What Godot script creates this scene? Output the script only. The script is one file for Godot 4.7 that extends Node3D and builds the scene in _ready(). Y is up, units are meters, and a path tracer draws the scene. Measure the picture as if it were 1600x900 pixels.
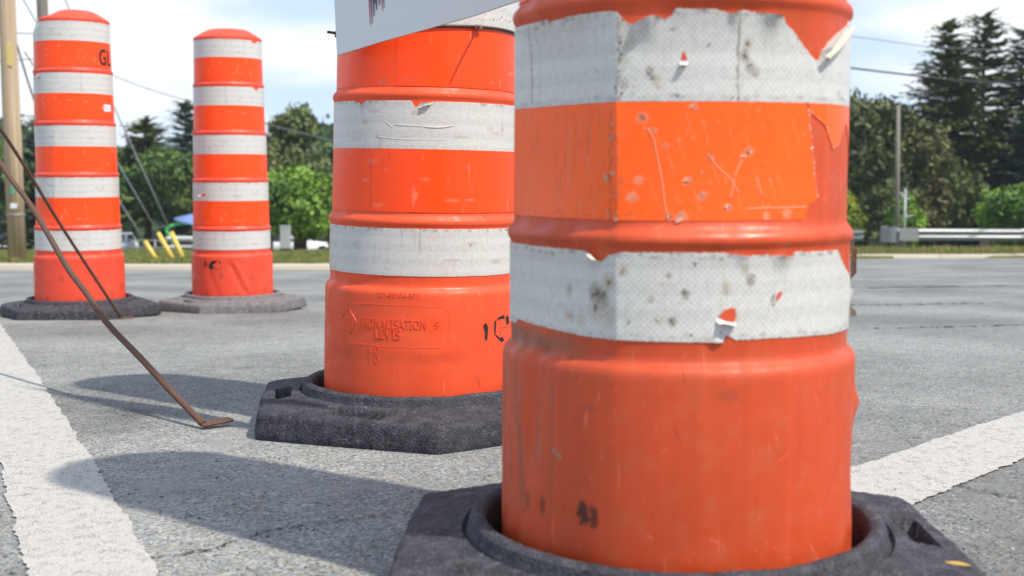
extends Node3D
# Worn traffic drums on an asphalt junction. x right, y up, -z away from the viewer.

const SLOPE_Z := [0.0, 1.3, 2.5, 4.0, 6.0, 34.0, 34.5, 75.0, 75.5, 600.0]
const SLOPE_V := [0.0, 0.015, 0.04, 0.055, 0.057, 0.057, 0.076, 0.076, 0.0, 0.0]
const PROFILE := [[0.0, 0.188], [0.085, 0.188], [0.17, 0.1876], [0.25, 0.187], [0.260, 0.1868], [0.2645, 0.186], [0.2675, 0.1845], [0.270, 0.182], [0.2725, 0.179], [0.2755, 0.1776], [0.285, 0.1776], [0.294, 0.1784], [0.335, 0.1783], [0.379, 0.1781], [0.3825, 0.1788], [0.385, 0.1806], [0.389, 0.1816], [0.393, 0.1808], [0.396, 0.179], [0.399, 0.1762], [0.4025, 0.1747], [0.41, 0.1746], [0.46, 0.174], [0.5185, 0.1735], [0.56, 0.1733], [0.603, 0.1731], [0.606, 0.1738], [0.609, 0.1754], [0.613, 0.1763], [0.617, 0.1754], [0.620, 0.1735], [0.623, 0.1702], [0.627, 0.1687], [0.68, 0.1682], [0.733, 0.1675], [0.775, 0.1673], [0.820, 0.167], [0.823, 0.1677], [0.826, 0.1692], [0.830, 0.1698], [0.834, 0.1688], [0.837, 0.1668], [0.840, 0.164], [0.844, 0.1625], [0.90, 0.1616], [0.954, 0.1608], [1.0, 0.1606], [1.039, 0.1603], [1.042, 0.161], [1.045, 0.1625], [1.049, 0.1631], [1.053, 0.162], [1.056, 0.160], [1.059, 0.158], [1.063, 0.1568], [1.11, 0.1559], [1.171, 0.155], [1.21, 0.1547], [1.252, 0.1543], [1.254, 0.1552], [1.256, 0.1558], [1.263, 0.1558], [1.266, 0.155], [1.268, 0.153], [1.280, 0.135], [1.296, 0.108], [1.302, 0.097], [1.306, 0.085], [1.308, 0.06], [1.3085, 0.03], [1.3086, 0.0008]]
# lower and upper limits of the sheeting bands, white and orange in turn
const WHITES := [[0.2945, 0.3785], [0.5185, 0.6025], [0.733, 0.8195], [0.954, 1.0385], [1.171, 1.2515]]
const ORANGES := [[0.4075, 0.5183], [0.628, 0.7328], [0.846, 0.9538], [1.065, 1.1708]]

var rng := RandomNumberGenerator.new()
var M := {}
var hz := PackedFloat32Array()


# ---------------------------------------------------------------- helpers
func slope_at(z: float) -> float:
	for i in SLOPE_Z.size() - 1:
		if z < SLOPE_Z[i + 1]:
			return lerpf(SLOPE_V[i], SLOPE_V[i + 1], (z - SLOPE_Z[i]) / (SLOPE_Z[i + 1] - SLOPE_Z[i]))
	return 0.0


func gh(z: float) -> float:   # height of the ground at a depth z
	if hz.is_empty():
		var s := 0.0
		for i in 2000:
			hz.append(-s)
			s += slope_at((i + 0.5) * 0.05) * 0.05
	var k := clampf(z, 0.0, 99.0) / 0.05
	var i0 := int(k)
	return lerpf(hz[i0], hz[i0 + 1], k - i0) + 0.0099


func road_edge(x: float) -> float:
	var t := [[-60.0, 13.0], [-2.1, 13.7], [-1.0, 14.3], [2.0, 18.2], [5.0, 21.4], [6.3, 22.46], [9.7, 23.3], [60.0, 31.0]]
	for i in t.size() - 1:
		if x < t[i + 1][0]:
			return lerpf(t[i][1], t[i + 1][1], clampf((x - t[i][0]) / (t[i + 1][0] - t[i][0]), 0, 1))
	return 31.0


func on(x: float, z: float, up := 0.0) -> Vector3:
	return Vector3(x, gh(z) + up, -z)


func table(t: Array, x: float) -> float:
	if x <= t[0][0]:
		return t[0][1]
	for i in t.size() - 1:
		if x <= t[i + 1][0]:
			return lerpf(t[i][1], t[i + 1][1], (x - t[i][0]) / maxf(1e-6, t[i + 1][0] - t[i][0]))
	return t[t.size() - 1][1]


func lin(r: float, g: float, b: float) -> Color:
	return Color(r, g, b).linear_to_srgb()


func mat(called: String, c: Color, rough := 0.7, spec := 0.5) -> StandardMaterial3D:
	var m := StandardMaterial3D.new()
	m.resource_name = called
	m.albedo_color = c
	m.roughness = rough
	m.metallic_specular = spec
	M[called] = m
	return m


func noise(sd: int, freq: float, kind := FastNoiseLite.TYPE_SIMPLEX_SMOOTH, oct := 4) -> FastNoiseLite:
	var n := FastNoiseLite.new()
	n.seed = sd
	n.noise_type = kind
	n.frequency = freq
	n.fractal_octaves = oct
	n.fractal_type = FastNoiseLite.FRACTAL_FBM if oct > 1 else FastNoiseLite.FRACTAL_NONE
	return n


func cells(sd: int, freq: float, ret := FastNoiseLite.RETURN_CELL_VALUE) -> FastNoiseLite:
	var n := noise(sd, freq, FastNoiseLite.TYPE_CELLULAR, 1)
	n.cellular_return_type = ret
	n.cellular_jitter = 1.0
	return n


func grey(n: FastNoiseLite, w: int, h: int) -> PackedByteArray:
	var im := n.get_seamless_image(w, h, false, false, 0.12, true)
	im.convert(Image.FORMAT_L8)
	return im.get_data()


func even_grey(n: FastNoiseLite, w: int, h: int) -> PackedByteArray:   # for a sheet 1.13 m round and 1.31 m tall
	var im := n.get_seamless_image(int(h * 0.87), h, false, false, 0.12, true)
	im.convert(Image.FORMAT_L8)
	im.resize(w, h, Image.INTERPOLATE_BILINEAR)
	return im.get_data()


func tex(im: Image) -> ImageTexture:
	return ImageTexture.create_from_image(im)


func put(parent: Node, called: String, mesh: Mesh, m: Material) -> MeshInstance3D:
	var o := MeshInstance3D.new()
	o.name = called
	o.mesh = mesh
	o.material_override = null
	for i in mesh.get_surface_count():
		o.set_surface_override_material(i, m)
	parent.add_child(o, true)
	return o


func tag(o: Node, label: String, category: String, group := "") -> Node:
	o.set_meta("label", label)
	o.set_meta("category", category)
	if group != "":
		o.set_meta("group", group)
	return o


func thing(called: String, at: Vector3, label: String, category: String, group := "", turn := 0.0) -> Node3D:
	var o := Node3D.new()
	o.name = called
	o.position = at
	o.rotation.y = turn
	add_child(o, true)
	tag(o, label, category, group)
	return o


func structure(called: String, mesh: Mesh, m: Material, parent: Node = null) -> MeshInstance3D:
	var o := put(self if parent == null else parent, called, mesh, m)
	if parent == null:
		o.set_meta("kind", "structure")
	return o


# rows x cols grid of points; ref: a point inside (bulk) or null, dir: facing direction
func grid(pts: Array, uvs: Array, inside = null, facing = null) -> ArrayMesh:
	var st := SurfaceTool.new()
	st.begin(Mesh.PRIMITIVE_TRIANGLES)
	add_grid(st, pts, uvs, inside, facing)
	st.generate_normals()
	return st.commit()


func add_grid(st: SurfaceTool, pts: Array, uvs: Array, inside = null, facing = null, start := 0, uv2s := []) -> int:
	var rows := pts.size()
	var cols: int = pts[0].size()
	var acc := 0.0
	for r in range(0, rows - 1, maxi(1, rows / 12)):
		for c in range(0, cols - 1, maxi(1, cols / 12)):
			var a: Vector3 = pts[r][c]
			var n := (pts[r][c + 1] - a as Vector3).cross(pts[r + 1][c] - a as Vector3)
			var d: Vector3 = facing if facing != null else (a - (inside as Vector3) if inside != null else Vector3.UP)
			acc += n.dot(d)
	var flip := acc < 0
	for r in rows:
		for c in cols:
			if not uvs.is_empty():
				st.set_uv(uvs[r][c])
			if not uv2s.is_empty():
				st.set_uv2(uv2s[r][c])
			st.add_vertex(pts[r][c])
	for r in rows - 1:
		for c in cols - 1:
			var a := start + r * cols + c
			var b := a + 1
			var d := a + cols
			var e := d + 1
			# front faces run clockwise seen from outside
			var t := [a, d, b, b, d, e] if not flip else [a, b, d, b, e, d]
			for k in t:
				st.add_index(k)
	return start + rows * cols


func tube_points(path: Array, radii: Array, sides: int) -> Array:
	var rows := []
	var ref := Vector3.UP
	for i in path.size():
		var t: Vector3 = ((path[mini(i + 1, path.size() - 1)] as Vector3) - (path[maxi(i - 1, 0)] as Vector3)).normalized()
		if absf(t.dot(ref)) > 0.95:
			ref = Vector3.RIGHT
		var u := t.cross(ref).normalized()
		var v := u.cross(t).normalized()
		var row := []
		for s in sides + 1:
			var a := TAU * s / sides
			row.append((path[i] as Vector3) + (u * cos(a) + v * sin(a)) * float(radii[i]))
		rows.append(row)
	return rows


func tube(path: Array, radii: Array, sides := 10) -> ArrayMesh:
	var st := SurfaceTool.new()
	st.begin(Mesh.PRIMITIVE_TRIANGLES)
	add_tube(st, path, radii, sides)
	st.generate_normals()
	return st.commit()


func add_tube(st: SurfaceTool, path: Array, radii: Array, sides := 8, start := 0) -> int:
	var p := path.duplicate()
	var r := radii.duplicate()
	# closed ends
	p.push_front(p[0])
	r.push_front(0.0004)
	p.append(p[p.size() - 1])
	r.append(0.0004)
	var rows := []
	var ref := Vector3.UP
	for i in p.size():
		var t: Vector3 = ((p[mini(i + 1, p.size() - 1)] as Vector3) - (p[maxi(i - 1, 0)] as Vector3))
		t = t.normalized() if t.length() > 1e-6 else ((p[mini(i + 2, p.size() - 1)] as Vector3) - (p[maxi(i - 2, 0)] as Vector3)).normalized()
		if absf(t.dot(ref)) > 0.97:
			ref = Vector3.RIGHT if absf(t.x) < 0.9 else Vector3.BACK
		var u := t.cross(ref).normalized()
		var v := u.cross(t).normalized()
		var row := []
		for s in sides + 1:
			var a := TAU * s / sides
			row.append((p[i] as Vector3) + (u * cos(a) + v * sin(a)) * float(r[i]))
		rows.append(row)
	var uv := []
	for i in rows.size():
		var q := []
		for s in sides + 1:
			q.append(Vector2(float(s) / sides, float(i) / rows.size() * 4.0))
		uv.append(q)
	# orientation: compare with the axis at the first body row
	var mid := p.size() / 2
	var c: Vector3 = p[mid]
	var a0: Vector3 = rows[mid][0]
	var b0: Vector3 = rows[mid][1]
	var d0: Vector3 = rows[mini(mid + 1, rows.size() - 1)][0]
	if d0.is_equal_approx(a0):
		d0 = a0 + (a0 - (rows[mid - 1][0] as Vector3))
	var out := (b0 - a0).cross(d0 - a0).dot(a0 - c)
	var n := rows.size()
	var cols := sides + 1
	for i in n:
		for s in cols:
			st.set_uv(uv[i][s])
			st.add_vertex(rows[i][s])
	for i in n - 1:
		for s in sides:
			var a := start + i * cols + s
			var t := [a, a + cols, a + 1, a + 1, a + cols, a + cols + 1] if out > 0 else [a, a + 1, a + cols, a + 1, a + cols + 1, a + cols]
			for k in t:
				st.add_index(k)
	return start + n * cols


# box with chamfered edges: a rounded rectangle in plan swept up with a bevel
func block(size: Vector3, bevel := 0.01) -> ArrayMesh:
	var rows := []
	var hx := size.x / 2
	var hy := size.y / 2
	var hzz := size.z / 2
	var b := minf(bevel, minf(hx, minf(hy, hzz)) * 0.9)
	for lv in [[-hy, b * 1.0, true], [-hy, b, false], [-hy + b, 0.0, false], [hy - b, 0.0, false], [hy, b, false], [hy, b, true]]:
		var row := []
		var x: float = hx - lv[1]
		var z: float = hzz - lv[1]
		if lv[2]:
			x = 0.0005
			z = 0.0005
		var cc := minf(b, minf(x, z) * 0.5)
		var loop := [Vector2(x - cc, -z), Vector2(x, -z + cc), Vector2(x, z - cc), Vector2(x - cc, z), Vector2(-x + cc, z), Vector2(-x, z - cc), Vector2(-x, -z + cc), Vector2(-x + cc, -z), Vector2(x - cc, -z)]
		for q in loop:
			row.append(Vector3(q.x, lv[0], q.y))
		rows.append(row)
	var st := SurfaceTool.new()
	st.begin(Mesh.PRIMITIVE_TRIANGLES)
	st.set_smooth_group(-1)
	for r in rows.size() - 1:
		for c in 8:
			var a: Vector3 = rows[r][c]
			var d: Vector3 = rows[r][c + 1]
			var e: Vector3 = rows[r + 1][c]
			var f: Vector3 = rows[r + 1][c + 1]
			var n := (d - a).cross(e - a)
			if n.length() < 1e-12:
				n = (f - d).cross(e - d)
			var mid := (a + d + e + f) / 4
			var quad := [a, e, d, d, e, f] if n.dot(mid) > 0 else [a, d, e, d, f, e]
			for k in quad:
				st.add_vertex(k)
	st.generate_normals()
	return st.commit()


func box(parent: Node, called: String, at: Vector3, size: Vector3, m: Material, bevel := 0.01) -> MeshInstance3D:
	var o := put(parent, called, block(size, bevel), m)
	o.position = at
	return o


# ---------------------------------------------------------------- setting up
func _ready() -> void:
	rng.seed = 7
	setup_view()
	make_materials()
	build_ground()
	build_drums()
	build_sign()
	build_stand()
	build_roadside()
	build_trees()


func setup_view() -> void:
	var cam := Camera3D.new()
	cam.name = "camera"
	cam.near = 0.05
	cam.far = 2000.0
	var at := CameraAttributesPhysical.new()
	at.frustum_focal_length = 51.56
	at.exposure_aperture = 8.0
	at.frustum_focus_distance = 2.25
	at.frustum_near = 0.05
	at.frustum_far = 2000.0
	cam.attributes = at
	cam.fov = 26.18
	cam.position = Vector3(0, 0.4549, 0)
	cam.rotation.x = -0.0953
	add_child(cam)
	cam.current = true

	var sun := DirectionalLight3D.new()
	sun.name = "sun"
	sun.light_energy = 1.3
	sun.light_color = Color(1.0, 0.965, 0.91)
	sun.light_angular_distance = 1.0
	sun.shadow_enabled = true
	var az := Vector2(-0.79, -0.61).normalized()
	var el := deg_to_rad(54.0)
	add_child(sun)
	sun.look_at_from_position(Vector3.ZERO, Vector3(az.x * cos(el), -sin(el), az.y * cos(el)))

	var env := Environment.new()
	env.background_mode = Environment.BG_SKY
	env.tonemap_mode = Environment.TONE_MAPPER_LINEAR
	env.tonemap_exposure = 1.25
	env.sdfgi_enabled = true
	env.ssao_enabled = true
	env.ssil_enabled = true
	var sky := Sky.new()
	var pm := PanoramaSkyMaterial.new()
	pm.panorama = tex(sky_image())
	sky.sky_material = pm
	env.sky = sky
	env.background_energy_multiplier = 0.95
	env.fog_enabled = true
	env.fog_density = 0.0005
	env.fog_light_color = Color(0.86, 0.91, 0.97)
	var we := WorldEnvironment.new()
	we.name = "air"
	we.environment = env
	add_child(we)


func sky_image() -> Image:
	var w := 1536
	var h := 768
	var im := Image.create(w, h, false, Image.FORMAT_RGB8)
	var n := noise(31, 0.62, FastNoiseLite.TYPE_SIMPLEX_SMOOTH, 5)
	var n2 := noise(77, 2.1, FastNoiseLite.TYPE_SIMPLEX_SMOOTH, 4)
	im.fill(lin(0.42, 0.44, 0.42))
	for y in h / 2 + 2:
		var el := PI / 2 - PI * (y + 0.5) / h
		var sy := sin(el)
		var cy := cos(el)
		var t := pow(clampf(1.0 - sy, 0, 1), 3.0)
		for x in w:
			var a := TAU * ((x + 0.5) / w - 0.5)
			var dx := sin(a) * cy
			var dz := -cos(a) * cy
			var k := 1.0 / (maxf(sy, 0.0) + 0.22)
			var v := n.get_noise_2d(dx * k * 1.0 + 3.3, dz * k * 1.5 + 8.1) + 0.45 * n2.get_noise_3d(dx * 1.3, sy * 3.2, dz * 1.3)
			var c := clampf((v + 0.20) / 0.66, 0.0, 1.0)
			c = c * c * (3.0 - 2.0 * c)
			var thick := clampf((v - 0.28) / 0.5, 0.0, 1.0)
			var base := Color(lerpf(0.28, 0.58, t), lerpf(0.49, 0.76, t), lerpf(0.80, 0.95, t))
			var cl := Color(0.95, 0.965, 0.985).lerp(Color(0.88, 0.905, 0.935), thick)
			var o := base.lerp(cl, 0.16 + 0.82 * c)
			im.set_pixel(x, y, o.linear_to_srgb())
	return im


# ---------------------------------------------------------------- materials
func make_materials() -> void:
	# --- asphalt: stones of two sizes in a grey binder
	var w := 1024
	var c1 := grey(cells(3, 0.42), w, w)
	var c2 := grey(cells(5, 0.17), w, w)
	var d2 := grey(cells(5, 0.17, FastNoiseLite.RETURN_DISTANCE), w, w)
	var hue := grey(cells(9, 0.2), w, w)
	var soft := grey(noise(12, 0.012), w, w)
	var col := PackedByteArray()
	col.resize(w * w * 3)
	var bump := PackedByteArray()
	bump.resize(w * w)
	for i in w * w:
		var a := c1[i] / 255.0
		var b := c2[i] / 255.0
		var v := 135.0 + (a - 0.5) * 62.0 + (soft[i] / 255.0 - 0.5) * 22.0
		var rise := a * 0.35
		if b > 0.62:
			var e := clampf(1.35 - d2[i] / 150.0, 0.0, 1.0)
			v = lerpf(v, 134.0 + (b - 0.62) * 170.0, e * 0.5)
			rise += e * 0.5
		elif b < 0.22:
			v = lerpf(v, 104.0 + a * 30.0, 0.4)
		if a < 0.08:
			v *= 0.74
		var hh := hue[i] / 255.0 - 0.5
		col[i * 3] = clampi(int(v * (1.0 + hh * 0.10) + 0.0), 0, 255)
		col[i * 3 + 1] = clampi(int(v * (1.0 + hh * 0.02) + 1.0), 0, 255)
		col[i * 3 + 2] = clampi(int(v * (1.0 - hh * 0.08) - 1.0), 0, 255)
		bump[i] = clampi(int(rise * 255.0), 0, 255)
	var m := mat("asphalt", Color.WHITE, 0.88, 0.35)
	m.albedo_texture = tex(Image.create_from_data(w, w, false, Image.FORMAT_RGB8, col))
	m.heightmap_enabled = true
	m.heightmap_scale = 0.11
	m.heightmap_texture = tex(Image.create_from_data(w, w, false, Image.FORMAT_L8, bump))
	m.detail_enabled = true
	m.detail_uv_layer = BaseMaterial3D.DETAIL_UV_2
	m.detail_blend_mode = BaseMaterial3D.BLEND_MODE_MUL
	var big := grey(noise(21, 0.010, FastNoiseLite.TYPE_SIMPLEX_SMOOTH, 5), 512, 512)
	var dark := grey(noise(22, 0.03, FastNoiseLite.TYPE_SIMPLEX_SMOOTH, 3), 512, 512)
	var bt := PackedByteArray()
	bt.resize(512 * 512 * 3)
	for i in 512 * 512:
		var v := 232.0 + (big[i] / 255.0 - 0.5) * 85.0
		if dark[i] > 190:
			v -= (dark[i] - 190) * 1.0
		bt[i * 3] = clampi(int(v), 0, 255)
		bt[i * 3 + 1] = clampi(int(v), 0, 255)
		bt[i * 3 + 2] = clampi(int(v), 0, 255)
	m.detail_albedo = tex(Image.create_from_data(512, 512, false, Image.FORMAT_RGB8, bt))

	# --- road paint, worn through to the stones
	var wear := grey(noise(41, 0.03, FastNoiseLite.TYPE_SIMPLEX_SMOOTH, 4), w, w)
	var pc := PackedByteArray()
	pc.resize(w * w * 3)
	var fine := grey(noise(43, 0.22, FastNoiseLite.TYPE_SIMPLEX_SMOOTH, 2), w, w)
	for i in w * w:
		var a := c1[i] / 255.0
		var b := c2[i] / 255.0
		var wr := wear[i] / 255.0
		var v := 180.0 + (a - 0.5) * 20.0 + (wr - 0.5) * 34.0
		var r := v + 2.0
		var g := v - 2.0
		var bl := v - 7.0
		var gone := 0.0
		if fine[i] / 255.0 + (wr - 0.5) * 1.0 > 0.62:
			gone = 0.8
		elif b > 0.88 and wr > 0.45:
			gone = 0.35
		if gone > 0.0:
			r = lerpf(r, col[i * 3], gone)
			g = lerpf(g, col[i * 3 + 1], gone)
			bl = lerpf(bl, col[i * 3 + 2], gone)
		pc[i * 3] = clampi(int(r), 0, 255)
		pc[i * 3 + 1] = clampi(int(g), 0, 255)
		pc[i * 3 + 2] = clampi(int(bl), 0, 255)
	m = mat("paint", Color.WHITE, 0.75, 0.4)
	m.albedo_texture = tex(Image.create_from_data(w, w, false, Image.FORMAT_RGB8, pc))
	m.heightmap_enabled = true
	m.heightmap_scale = 0.025
	m.heightmap_texture = M.asphalt.heightmap_texture
	mat("crack", lin(0.06, 0.058, 0.058), 0.95, 0.2)
	mat("stone_chip", Color.WHITE, 0.8, 0.4).vertex_color_use_as_albedo = true

	# --- white retroreflective sheeting: a lattice of little prisms sealed by fine lines
	w = 512
	var wim := PackedByteArray()
	wim.resize(w * w * 3)
	var g1 := grey(noise(61, 0.02), w, w)
	var g2 := grey(noise(62, 0.10, FastNoiseLite.TYPE_SIMPLEX_SMOOTH, 3), w, w)
	for y in w:
		for x in w:
			var i := y * w + x
			# 16 diamonds across 0.10 m
			var u := x * 16.0 / w
			var v := y * 16.0 / w
			var p := absf(fposmod(u + v, 1.0) - 0.5)
			var q := absf(fposmod(u - v, 1.0) - 0.5)
			var line := clampf((maxf(p, q) - 0.38) / 0.08, 0.0, 1.0)
			var lane := 1.0 if fposmod(y * 4.0 / w, 1.0) < 0.5 else 0.0
			var t := 185.0 + lane * 6.0 + line * 24.0 + (g1[i] / 255.0 - 0.5) * 16.0
			var dirt := maxf(0.0, g2[i] / 255.0 - 0.74) * 80.0
			wim[i * 3] = clampi(int(t + 3.0 - dirt), 0, 255)
			wim[i * 3 + 1] = clampi(int(t + 1.0 - dirt * 1.1), 0, 255)
			wim[i * 3 + 2] = clampi(int(t - 2.0 - dirt * 1.6), 0, 255)
	m = mat("white_sheet", Color.WHITE, 0.34, 0.5)
	m.albedo_texture = tex(Image.create_from_data(w, w, false, Image.FORMAT_RGB8, wim))
	# --- orange sheeting
	var oim := PackedByteArray()
	oim.resize(w * w * 3)
	for y in w:
		for x in w:
			var i := y * w + x
			var u := x * 16.0 / w
			var v := y * 16.0 / w
			var p := absf(fposmod(u + v, 1.0) - 0.5)
			var q := absf(fposmod(u - v, 1.0) - 0.5)
			var line := clampf((maxf(p, q) - 0.40) / 0.08, 0.0, 1.0)
			var t := (g1[i] / 255.0 - 0.5)
			oim[i * 3] = 255
			oim[i * 3 + 1] = clampi(int(94.0 + t * 10.0 + line * 9.0), 0, 255)
			oim[i * 3 + 2] = clampi(int(14.0 + t * 8.0 + line * 6.0), 0, 255)
	m = mat("orange_sheet", Color.WHITE, 0.36, 0.45)
	m.albedo_texture = tex(Image.create_from_data(w, w, false, Image.FORMAT_RGB8, oim))
	near_dirt()
	far_dirt()
	var dm: StandardMaterial3D = M.orange_sheet
	dm.albedo_color = Color(1.0, 0.80, 0.85)        # the cleaner drums keep a redder sheeting
	mat("sheet_back", lin(0.62, 0.56, 0.47), 0.8, 0.3)
	mat("sheet_edge", lin(0.16, 0.13, 0.10), 0.9, 0.3)
	mat("grime", lin(0.25, 0.21, 0.16), 0.9, 0.3)
	mat("sheet_peck", lin(0.62, 0.30, 0.20), 0.8, 0.3)
	mat("sheet_scratch", lin(0.85, 0.28, 0.16), 0.7, 0.3)

	# --- drum plastics: scuffed polyethylene
	M["plastic_near"] = plastic("plastic_near", 2048, 1024, 101, Color(0.775, 0.285, 0.128), 3600, 1.0)
	M["plastic_mid"] = plastic("plastic_mid", 1024, 1024, 202, Color(0.90, 0.315, 0.15), 700, 0.55)
	M["plastic_far"] = plastic("plastic_far", 1024, 512, 303, Color(0.89, 0.285, 0.18), 500, 0.6)
	mat("black_ink", lin(0.018, 0.017, 0.018), 0.7, 0.4)
	m = mat("emboss", Color(0.91, 0.325, 0.165), 0.42, 0.5)

	# --- rubber ballast
	w = 512
	var r1 := grey(cells(71, 0.4), w, w)
	var r2 := grey(noise(72, 0.02), w, w)
	var r3 := grey(noise(73, 0.05, FastNoiseLite.TYPE_SIMPLEX_SMOOTH, 3), w, w)
	for k in 3:
		var rc := PackedByteArray()
		rc.resize(w * w * 3)
		for i in w * w:
			var v := 56.0 + (r1[i] / 255.0 - 0.5) * 40.0 + (r2[i] / 255.0 - 0.5) * 44.0 + maxf(0.0, r3[i] / 255.0 - 0.6) * 60.0
			var warm := 0.0
			if r1[i] > 249:
				v += 26.0
			if k == 1:      # bleached and dusty
				v += 50.0
				warm = 4.0
			elif k == 2:    # tan smears
				var sm := clampf((r3[i] / 255.0 - 0.80) / 0.08, 0.0, 1.0)
				v += sm * 70.0
				warm = sm * 16.0
			rc[i * 3] = clampi(int(v + warm), 0, 255)
			rc[i * 3 + 1] = clampi(int(v - 1.0 + warm * 0.3), 0, 255)
			rc[i * 3 + 2] = clampi(int(v + 6.0 - warm * 1.2), 0, 255)
		m = mat("rubber_%d" % k, Color.WHITE, 0.82, 0.42)
		m.albedo_texture = tex(Image.create_from_data(w, w, false, Image.FORMAT_RGB8, rc))
		m.uv1_triplanar = true
		m.uv1_scale = Vector3(2.6, 2.6, 2.6)
		m.heightmap_enabled = true
		m.heightmap_scale = 0.16
		m.heightmap_texture = tex(Image.create_from_data(w, w, false, Image.FORMAT_L8, r1)) if k == 0 else M.rubber_0.heightmap_texture

	# --- steel, board, wood and the rest
	var ru := grey(noise(81, 0.05, FastNoiseLite.TYPE_SIMPLEX_SMOOTH, 5), 256, 256)
	var rb := PackedByteArray()
	rb.resize(256 * 256 * 3)
	for i in 256 * 256:
		var v := ru[i] / 255.0
		rb[i * 3] = int(lerpf(70, 122, v))
		rb[i * 3 + 1] = int(lerpf(54, 86, v))
		rb[i * 3 + 2] = int(lerpf(49, 68, v))
	m = mat("rust", Color.WHITE, 0.85, 0.4)
	m.albedo_texture = tex(Image.create_from_data(256, 256, false, Image.FORMAT_RGB8, rb))
	m.uv1_triplanar = true
	m.uv1_scale = Vector3(9, 9, 9)
	m.heightmap_enabled = true
	m.heightmap_scale = 0.06
	m.heightmap_texture = tex(Image.create_from_data(256, 256, false, Image.FORMAT_L8, ru))
	mat("board", lin(0.72, 0.735, 0.75), 0.45, 0.45)
	mat("board_edge", lin(0.42, 0.36, 0.28), 0.8, 0.3)
	mat("purple_ink", lin(0.12, 0.085, 0.17), 0.5)
	mat("red_ink", lin(0.48, 0.05, 0.09), 0.5)
	mat("black_nylon", lin(0.016, 0.016, 0.018), 0.45)
	mat("brown_nylon", lin(0.045, 0.022, 0.018), 0.5)
	mat("tie_head", lin(0.20, 0.11, 0.09), 0.4)
	var wd := grey(noise(91, 0.02, FastNoiseLite.TYPE_SIMPLEX_SMOOTH, 5), 256, 256)
	var wi := PackedByteArray()
	wi.resize(256 * 256 * 3)
	for y in 256:
		for x in 256:
			var v := wd[((y / 8) % 256) * 256 + x] / 255.0
			wi[(y * 256 + x) * 3] = int(lerpf(150, 216, v))
			wi[(y * 256 + x) * 3 + 1] = int(lerpf(130, 194, v))
			wi[(y * 256 + x) * 3 + 2] = int(lerpf(106, 168, v))
	m = mat("pole_wood", Color.WHITE, 0.85, 0.3)
	m.albedo_texture = tex(Image.create_from_data(256, 256, false, Image.FORMAT_RGB8, wi))
	m.uv1_scale = Vector3(2, 1, 1)
	mat("grey_wood", lin(0.22, 0.20, 0.18), 0.9, 0.3)
	m = mat("galvanised", lin(0.30, 0.315, 0.325), 0.5)
	m.metallic = 0.35
	mat("cable", lin(0.03, 0.035, 0.045), 0.6)
	mat("thin_cable", lin(0.16, 0.18, 0.20), 0.6)
	mat("yellow", lin(0.72, 0.52, 0.10), 0.55)
	mat("tag_yellow", lin(0.62, 0.50, 0.17), 0.6)
	mat("tag_green", lin(0.08, 0.34, 0.22), 0.6)
	mat("white_gloss", lin(0.72, 0.74, 0.76), 0.3)
	mat("grey_box", lin(0.36, 0.38, 0.39), 0.55)
	mat("dark", lin(0.02, 0.02, 0.022), 0.5)
	mat("green_pipe", lin(0.06, 0.42, 0.12), 0.4)
	mat("blue_canvas", lin(0.16, 0.25, 0.50), 0.7)
	mat("red_paint", lin(0.50, 0.06, 0.06), 0.3)
	mat("blue_paint", lin(0.14, 0.36, 0.58), 0.3)
	mat("charcoal_paint", lin(0.05, 0.055, 0.065), 0.25)
	m = mat("car_glass", lin(0.03, 0.035, 0.04), 0.06)
	mat("kerb", lin(0.46, 0.41, 0.34), 0.9, 0.3)
	mat("dry_leaf", lin(0.50, 0.33, 0.10), 0.8, 0.3)
	mat("bark", lin(0.085, 0.065, 0.05), 0.95, 0.2)
	m = mat("leaf", Color.WHITE, 0.6, 0.4)
	m.vertex_color_use_as_albedo = true
	m.backlight_enabled = true
	m.backlight = Color(0.35, 0.35, 0.2)
	m = mat("grass_blade", Color.WHITE, 0.8, 0.3)
	m.vertex_color_use_as_albedo = true
	m.backlight_enabled = true
	m.backlight = Color(0.3, 0.3, 0.2)
	var gr := grey(noise(95, 0.02, FastNoiseLite.TYPE_SIMPLEX_SMOOTH, 5), 256, 256)
	var gi := PackedByteArray()
	gi.resize(256 * 256 * 3)
	for i in 256 * 256:
		var v := gr[i] / 255.0
		gi[i * 3] = int(lerpf(62, 128, v))
		gi[i * 3 + 1] = int(lerpf(74, 118, v))
		gi[i * 3 + 2] = int(lerpf(38, 66, v))
	m = mat("soil", Color.WHITE, 0.95, 0.2)
	m.albedo_texture = tex(Image.create_from_data(256, 256, false, Image.FORMAT_RGB8, gi))
	m.uv1_triplanar = true
	m.uv1_world_triplanar = true
	m.uv1_scale = Vector3(0.35, 0.35, 0.35)


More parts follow.
